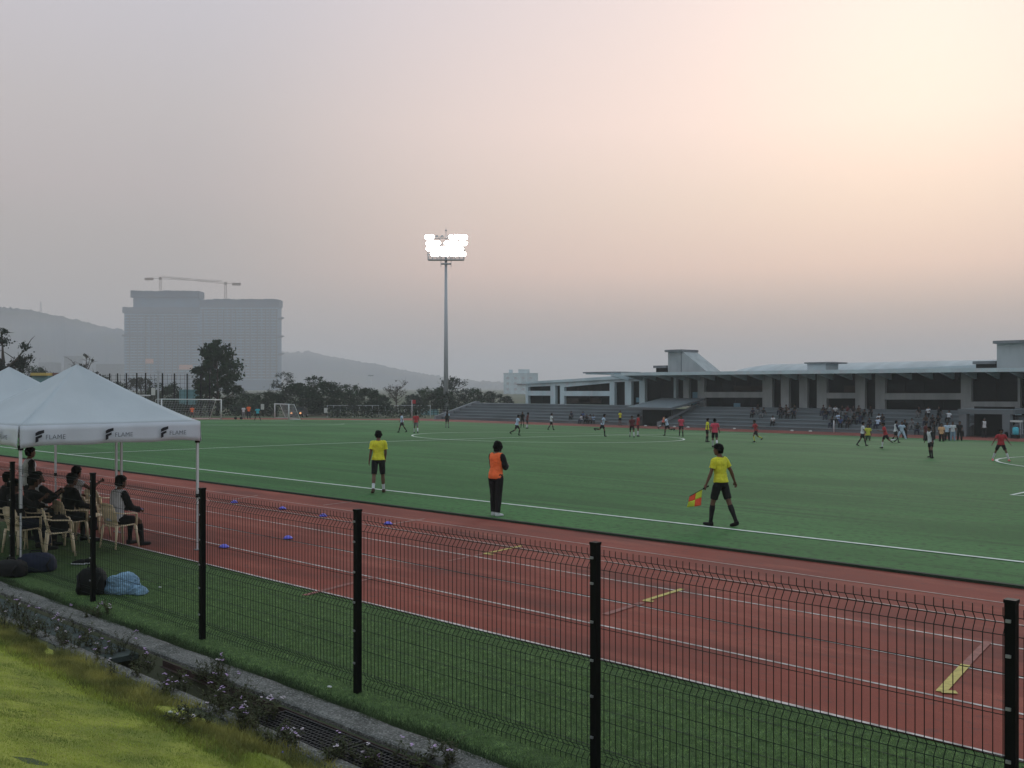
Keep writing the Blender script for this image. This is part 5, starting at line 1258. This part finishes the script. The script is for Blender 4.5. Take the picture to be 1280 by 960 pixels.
for x,lab in ((1042.3,'white corner post standing in front of the crowd'),):
    X,_=on_plane(x,YB-0.7); mb=MB(); mb.tube([(0,0,0),(0,0,1.15)],0.05,8); o=mb.build('marker_post',M['white_steel']); o.location=(X,YB-0.7,ZB); tag(o,lab,'post')
for i,(x,lab) in enumerate(((807,'small white bag on the track before the tunnel mouth'),(825,'white bag on the track right of the tunnel wall'),(843,'white bag left of the crimson shirted player'),(860,'white bag right of the crimson shirted player'),(990,'pale box at the foot of the dark cluster'),(1013,'pale box between the dark cluster and the long row'),(918,'white sheet of paper lying on the terrace wall foot'))):
    X,_=on_plane(x,YB-0.6); lump('kit_bag',(X,YB-0.6,ZB+0.006),0.17,0.10,0.09,M['paper'],lab,'bag',i+2)
for x,y,lab in ((1046,549,''),):
    pass
t=empty('corner_flag',(*ground(515,524)[:2],zg(90)),0,'red flag on a white pole near the tree row','flag')
mb=MB(); mb.tube([(0,0,0),(0,0,2.6)],0.05,6); mb.build('pole',M['white_steel'],t); mb=MB(); mb.box(0.05,0.75,-0.01,0.01,2.1,2.6); mb.build('cloth',M['c_red'],t)
# lamp post between trees
t=empty('lamp_post',(*at_depth(463.5,190),zg(100)),FA,'thin pale lamp post rising over the dense tree row','lamp post'); H=z_of(470,190)-zg(100)
mb=MB(); mb.tube([(0,0,0),(0,0,H)],[0.14,0.08],8); mb.build('pole',M['white_steel'],t); mb=MB(); mb.box(-0.5,0.5,-0.2,0.2,H,H+0.18); mb.build('lamp_head',M['pole_grey'],t)
# ------------------------------------------------------------------ unfinished tower block and cranes
TD=1400; pm=TD/FOC; TS=TD/700
def px(x): return (x-251)*pm
TB=zg(100); zz=lambda y:z_of(y,TD)-TB
tw=empty('unfinished_tower',(*at_depth(251,TD),TB),FA,'huge unfinished apartment tower wrapped in dark netting at its top','tower block')
blocks=[(155,249,386,22),(249,347,378,24)]
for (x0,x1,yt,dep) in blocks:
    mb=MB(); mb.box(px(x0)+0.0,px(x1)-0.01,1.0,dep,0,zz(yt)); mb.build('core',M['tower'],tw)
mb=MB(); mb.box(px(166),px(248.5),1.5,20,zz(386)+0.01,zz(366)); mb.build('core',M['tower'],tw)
def net(x0,x1,y0,y1,name='safety_net',off=0.0):
    mb=MB(); n=26; xs=[px(x0)+(px(x1)-px(x0))*i/n for i in range(n+1)]; rr=random.Random(int(x0+y0))
    top=[zz(y0)+rr.uniform(-0.8,0.6) for _ in xs]
    for i in range(n): mb.prism([(xs[i],zz(y1)),(xs[i+1],zz(y1)),(xs[i+1],top[i+1]),(xs[i],top[i])],'y',-1.2-off,24)
    mb.build(name,M['net'],tw)
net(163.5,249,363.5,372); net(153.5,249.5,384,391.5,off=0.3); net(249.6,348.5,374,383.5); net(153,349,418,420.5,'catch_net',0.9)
for (x0,x1) in ((347,352),): 
    for y in (397,420,442): 
        mb=MB(); mb.prism([(px(x0),zz(y+1)),(px(x1),zz(y-1)),(px(x1),zz(y-0.3)),(px(x0),zz(y+2))],'y',0,18); mb.build('catch_net',M['net'],tw)
cols_=[]
rr=random.Random(9); x=157
wins=[]
bays=[158,164,168,173,177,182,190,194,199,207,211,217,224,228,233,240,244,254,259,264,268,274,281,285,290,297,302,308,314,318,323,328,334,339,343]
for bx in bays:
    for k in range(27):
        y=393.5+k*3.55 if bx<249 else 385.5+k*3.55
        if y>474: continue
        wins.append((bx,y,rr.choice([2.2,2.8,3.2,3.8])))
big=wins[:]; rr.shuffle(big)
for i,(bx,y,w_) in enumerate(big[:100]):
    mb=MB(); mb.box(px(bx),px(bx+w_),0.90,0.99,zz(y+2.2),zz(y)); mb.build('window',M['tower_win'],tw)
mb=MB()
for bx,y,w_ in big[100:]: mb.box(px(bx),px(bx+w_),0.90,0.99,zz(y+2.2),zz(y))
o=mb.build('window_rows',M['tower_win'],tw); o['kind']='stuff'
mb=MB(); 
for x0,x1 in ((155,249),(250,347)):
    yy=(393 if x0<200 else 385)
    while yy<476: mb.box(px(x0),px(x1),0.2,0.98,zz(yy+0.75),zz(yy)); yy+=3.55
mb.build('floor_slabs',M['tower_light'],tw)
for xr in (161.5,171,181,188,197,205,215,221.5,231,238,253,262,271.5,279,288,294,305.5,312,321,331.5,337,345):
    mb=MB(); mb.box(px(xr),px(xr+1.3),-0.05,0.15,zz(474),zz(394 if xr<249 else 386)); mb.build('shaft_recess',M['tower_win'],tw)
for x0,x1 in ((171,180),(192,200),(208,214),(224,232),(255,262),(270,277),(283,290),(314,326),(336,340)):
    mb=MB(); mb.box(px(x0),px(x0+0.7),-0.3,0.9,zz(476),zz(394 if x0<249 else 386)); mb.box(px(x1),px(x1+0.7),-0.3,0.9,zz(476),zz(394 if x0<249 else 386)); mb.build('pilaster',M['tower'],tw)
for x0,x1,y0,y1 in ((182,192,448.5,454.5),(224,241,456,462)): mb=MB(); mb.box(px(x0),px(x1),-0.6,-0.35,zz(y1),zz(y0)); mb.build('banner',M['orange_banner'],tw)
rr=random.Random(4)
for i in range(34):
    x=rr.uniform(165,345); top=365.5 if x<248 else 375; hh=rr.uniform(0.5,2.2); mb=MB(); mb.box(px(x),px(x+rr.uniform(0.3,1.6)),3,6,zz(top)-0.5,zz(top-hh)); mb.build('column_stub',M['tower'],tw)
# tower cranes
def crane(x,ybase,ytop,xj0,yj0,xj1,yj1,xcw,label):
    d=TD+8; k=d/FOC; t=empty('tower_crane',(*at_depth(x,d),z_of(ybase,d)-6),FA,label,'crane'); z0=z_of(ybase,d)-6; P=lambda xx,yy,o=0:Vector(((xx-x)*k,o,z_of(yy,d)-z0))
    mb=MB(); s=1.3; H=P(x,ytop).z
    for a in (-s,s):
        for b in (-s,s): mb.tube([(a,b,0),(a,b,H)],0.2,4,smooth=False)
    z=0; f=1
    while z<H-2.6:
        mb.tube([(-s*f,-s,z),(s*f,-s,z+2.6)],0.10,3,smooth=False); mb.tube([(-s*f,s,z),(s*f,s,z+2.6)],0.10,3,smooth=False); z+=2.6; f=-f
    mb.build('mast',M['rust'],t)
    mb=MB(); a=P(xj0,yj0); b=P(xj1,yj1); L=(b-a).length; n=int(L/4); up_=Vector((0,0,2.1))
    mb.tube([a-Vector((0,.8,0)),b-Vector((0,.8,0))],0.16,4,smooth=False); mb.tube([a+Vector((0,.8,0)),b+Vector((0,.8,0))],0.16,4,smooth=False); mb.tube([a+up_,b+up_],0.15,4,smooth=False)
    for i in range(n):
        p=a.lerp(b,i/n); q=a.lerp(b,(i+0.5)/n)+up_; r_=a.lerp(b,(i+1)/n); mb.tube([p,q,r_],0.10,3,smooth=False)
    mb.build('jib',M['rust'],t)
    mb=MB(); c=P(xcw,ytop); w_=1 if xcw>x else -1; mb.tube([P(x,ytop),c],0.3,4); mb.box(min(c.x,c.x-w_*12),max(c.x,c.x-w_*12),-0.8,0.8,c.z-2.6,c.z+1.0); mb.build('counterweight',M['rust'],t)
    mb=MB(); mb.obox(P(x,ytop),3.6,3,3.4); mb.build('cab',M['rust'],t)
    mb=MB(); top=P(x,ytop-3.0); mb.tube([P(x,ytop),top],0.2,4); mb.tube([top,P((x+xj1)/2,(ytop+yj1)/2)],0.07,3); mb.tube([top,c],0.07,3); mb.build('tie',M['rust'],t)
crane(200.5,363,348,200.5,348.5,277,352.5,181,'left tower crane on the unfinished tower, short counterjib to the left')
crane(282,374,354.5,282,355,203,346.5,301,'right tower crane on the unfinished tower, short counterjib to the right')
# pale block behind the terrace end
bd=620; bk=empty('pale_apartment_block',(*at_depth(651,bd),zg(100)),FA,'pale hazy apartment block beyond the left end of the sports building','building'); k=bd/FOC
BX=lambda x:(x-651)*k; BZ=lambda y:z_of(y,bd)-zg(100)
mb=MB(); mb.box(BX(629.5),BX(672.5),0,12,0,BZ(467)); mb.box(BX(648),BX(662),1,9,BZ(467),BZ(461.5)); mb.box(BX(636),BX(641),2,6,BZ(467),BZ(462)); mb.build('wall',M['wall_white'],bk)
mb=MB(); mb.box(BX(629),BX(673),-0.2,12.2,BZ(467)+0.01,BZ(466.5)+0.15); mb.build('parapet',M['wall_white'],bk)
mb=MB(); mb.box(BX(646),BX(657),-0.8,0,BZ(481.2),BZ(479.6)); mb.build('canopy',M['c_dark'],bk)
for i in range(4):
    for j in range(4): mb=MB(); xx=633+i*9.6; yy=471+j*7; mb.box(BX(xx),BX(xx+3.5),-0.05,-0.005,BZ(yy+3),BZ(yy)); mb.build('window',M['pole_grey'],bk)
# hazy low blocks at the hill foot
for x0,x1,y0,d,lab in ((80,97,445,1150,'faint hazy block at the hill foot left of the brown tree'),(120,150,455,1200,'faint low block at the hill foot beside the tower'),(48,70,453,1180,'faint low block between the tent peaks')):
    facing_box(x0,x1,y0,None,d,14,'hazy_block',M['concrete_dark'],lab=lab,cat='building')
# pylon on the hill
t=empty('pylon',(*at_depth(51,2010),z_of(390,2010)-4),FA,'faint lattice mast on the ridge of the left hill','mast'); mb=MB()
for a in (-2,2): mb.tube([(a,0,0),(0,0,26)],0.45,4); 
for z in (3,6,9): mb.tube([(-2+z/7,0,z),(2-z/7,0,z)],0.25,4)
mb.build('lattice',M['steel'],t)

# ------------------------------------------------------------------ bank: blades, weeds, flowers, litter
rs=np.random.RandomState(5)
def blades(name,m,n,samp,hmin,hmax,wd,lab,zf,lean=0.5):
    P=samp(n); n=len(P); z=np.array([zf(a,b) for a,b in P]); h_=rs.uniform(hmin,hmax,n); a=rs.uniform(0,2*np.pi,n); l=rs.normal(0,lean,n)*h_; b=rs.uniform(0,2*np.pi,n)
    base=np.stack([P[:,0],P[:,1],z-0.004],axis=1); dx=np.stack([np.cos(a),np.sin(a),np.zeros(n)],axis=1)*(wd*rs.uniform(0.6,1.4,(n,1)))
    tip=base+np.stack([np.cos(b)*l,np.sin(b)*l,h_],axis=1)
    V=np.stack([base-dx,base+dx,tip],axis=1).reshape(-1,3); F=np.arange(len(V)).reshape(-1,3)
    o=quick_mesh(name,V,F,m); tag(o,lab,kind='stuff'); return o
def in_view(P):
    a=P[:,0]; b=P[:,1]; dep=a*FX+b*FY; lat=a*RX+b*RY; return P[(dep>1.0)&(np.abs(lat/np.maximum(dep,0.1))<0.62)]
def lawn_s(n):
    P=np.stack([rs.uniform(-17,-1.5,n),rs.uniform(1.2,4.35,n)],axis=1); P=in_view(P)
    dep=P[:,0]*FX+P[:,1]*FY; keep=rs.uniform(0,1,len(P))<np.clip(6.5/dep,0,1)**1.2; return P[keep]
blades('lawn_grass',M['grass_blade'],480000,lawn_s,0.008,0.024,0.0022,'short yellow green lawn covering the bank',lambda a,b:bank_z(a,b),0.6)
def edge_s(n):
    x=rs.uniform(-20,-3.2,n); y=np.clip(rs.normal(4.38,0.16,n),4.0,4.72); k=np.array([noise.noise(Vector((q*0.9,w_*2,4))) for q,w_ in zip(x,y)]); P=np.stack([x,y],axis=1)[k>-0.18]; return in_view(P)
blades('rough_grass',M['weed_grass'],90000,edge_s,0.025,0.085,0.003,'rough darker grass and weeds along the lower edge of the lawn',lambda a,b:bank_z(a,min(b,4.55)),0.7)
def mid_s(n):
    x=rs.uniform(-20,-3.0,n); y=np.clip(rs.normal(4.15,0.10,n),3.8,4.5); return in_view(np.stack([x,y],axis=1))
blades('tufted_grass',M['grass_blade'],50000,mid_s,0.015,0.05,0.0028,'longer yellow green tufts where the lawn meets the weeds',lambda a,b:bank_z(a,min(b,4.55)),0.7)
def strip_s(n):
    x=rs.uniform(-20,-1.5,n); y=np.clip(5.66+np.abs(rs.normal(0,0.10,n))+0.10*np.array([noise.noise(Vector((q*1.3,0,9))) for q in x]),5.60,6.2); return in_view(np.stack([x,y],axis=1))
blades('fence_grass',mat('fence_grass_blades',(0.05,0.082,0.03),0.8,col2=(0.02,0.04,0.015),scale=3),45000,strip_s,0.02,0.06,0.0025,'short grass growing between the concrete strip and the fence',lambda a,b:0.0,0.6)
def turf_s(n):
    P=np.stack([rs.uniform(-15,-1.0,n),rs.uniform(5.75,8.62,n)],axis=1); P=in_view(P); dep=P[:,0]*FX+P[:,1]*FY
    return P[rs.uniform(0,1,len(P))<np.clip(7.0/dep,0,1)**1.5]
blades('turf_pile',mat('turf_pile_fibres',(0.33,0.50,0.18),0.7,col2=(0.06,0.125,0.03),scale=9.0,detail=5,spec=0.2),330000,turf_s,0.010,0.026,0.0022,'short green artificial turf fibres of the strip behind the fence',lambda a,b:0.0,0.8)
# flowering weeds: each clump is one plant with its stems, leaves and flowers
def hit(xx,yy):
    a,b=pix_dir(xx); dd=3.0
    for q in range(500):
        dd=3.0+q*0.04; Y_=b*dd; zs_=bank_z(a*dd,Y_) if Y_<4.7 else (0.03 if Y_<4.86 else -0.03 if Y_<5.35 else 0.02)
        if z_of(yy,dd)<=zs_: break
    return Vector((a*dd,b*dd,zs_-0.01))
def weed(x,y,h_,n,sx,sy,label,seed,pale=0.4):
    r=random.Random(seed); O=hit(x,y); t=empty('flowering_weed',O,0,label,'plant','lilac flowering weeds along the drain')
    mb=MB(); lv=MB(); f1=MB()
    for p in range(n):
        B=hit(x+r.gauss(0,sx*0.6),y+r.gauss(0,sy*0.5))-O
        if B.length>1.6: continue
        B+=Vector((r.gauss(0,0.02),r.gauss(0,0.02),0))
        for k in range(5):
            a=r.uniform(0,6.28); L=h_*r.uniform(0.35,1.0); sp=L*r.uniform(0.15,0.8); p0=B+Vector((r.gauss(0,0.02),r.gauss(0,0.02),0)); p2=p0+Vector((sp*math.cos(a),sp*math.sin(a),L)); p1=p0.lerp(p2,0.5)+Vector((0,0,0.12*L))
            mb.tube([p0,p1,p2],[0.0022,0.0018,0.001],3)
            for q in range(15):
                s_=p0.lerp(p1,r.random()) if r.random()<0.6 else p1.lerp(p2,r.random()*0.8); dv=Vector((r.gauss(0,1),r.gauss(0,1),r.gauss(0.2,0.6))).normalized(); sd_=dv.cross(Vector((0,0,1)))*r.uniform(0.006,0.014); e_=s_+dv*r.uniform(0.02,0.055)
                lv.add([s_,s_.lerp(e_,0.5)+sd_,e_,s_.lerp(e_,0.5)-sd_],[(0,1,2,3)])
            if r.random()<0.11:
                f1.mi=1 if r.random()<pale else 0
                for q in range(r.choice((3,5,6))):
                    c=p2+Vector((r.gauss(0,0.011),r.gauss(0,0.011),r.gauss(0,0.006)))
                    for j in range(5):
                        b=6.28*j/5+r.random(); dd=Vector((math.cos(b),math.sin(b),0.5))*r.uniform(0.008,0.014); u=Vector((-math.sin(b),math.cos(b),0))*0.006
                        f1.add([c,c+dd*0.6+u,c+dd,c+dd*0.6-u],[(0,1,2,3)])
    mb.build('stem',M['weed_stem'],t); lv.build('leaves',M['weed'],t)
    if f1.v: f1.build('flowers',[M['flower'],M['flower_pale']],t)
WD=[(14,775,0.30,14,20,16,'tallest flowering weed clump at the left picture edge by the concrete strip'),(50,792,0.28,14,20,16,'flowering weed clump second from the left edge'),
 (92,802,0.24,12,24,14,'low flowering weed clump below the black bag and jacket'),(120,768,0.20,5,18,8,'thin flowering weeds growing over the concrete strip below the jacket'),
 (135,812,0.22,9,20,12,'flowering weed clump at the edge of the green drain cover'),(178,838,0.20,9,22,12,'flowering weed clump where the pale drain lip shows'),
 (215,862,0.18,8,20,12,'small flowering weed clump just above the white litter'),(258,858,0.24,13,22,14,'flowering weed clump leaning over the concrete strip below the second fence post'),
 (292,886,0.28,18,26,16,'large dark flowering weed clump before the rusty angle'),(322,905,0.26,14,22,16,'dark flowering weed clump at the left end of the black grate'),
 (352,930,0.20,8,20,10,'low weed clump beside the blue bottle cap'),(428,950,0.20,6,18,8,'small flowering weeds at the front edge of the black grate'),
 (470,955,0.22,5,18,6,'flowering weeds standing in front of the grate, below the third fence post'),(515,955,0.24,4,18,6,'thin flowering weeds at the bottom edge over the grate'),(560,957,0.25,3,12,4,'single lilac flower stalk at the bottom edge by the concrete strip'),
 (238,905,0.14,8,26,10,'low weeds with few flowers right of the white litter')]
for i,q in enumerate(WD): weed(*q,i+1)
for i,(x,y,c,lab) in enumerate(((213,893,'paper','larger scrap of white litter in the weeds at the lawn edge'),(228,889,'paper','smaller scrap of white litter in the weeds'),(353,944,'cone','tiny blue bottle cap in the grass near the drain'),(412,858,'paper','pale leaf lying on the grass by the fence foot'),(200,684+50,'paper','small white scrap on the turf left of the blue jacket'))):
    a,b=pix_dir(x)
    for s in range(600):
        dd=2+s*0.03
        if z_of(y,dd)<= (bank_z(a*dd,b*dd) if b*dd<4.6 else 0.02): break
    o=lump('litter' if c=='paper' else 'bottle_cap',(a*dd,b*dd,(bank_z(a*dd,b*dd)+0.01 if b*dd<4.6 else 0.012)),0.03 if c=='paper' else 0.016,0.02 if c=='paper' else 0.016,0.008,M[c],lab,'litter',i+3)
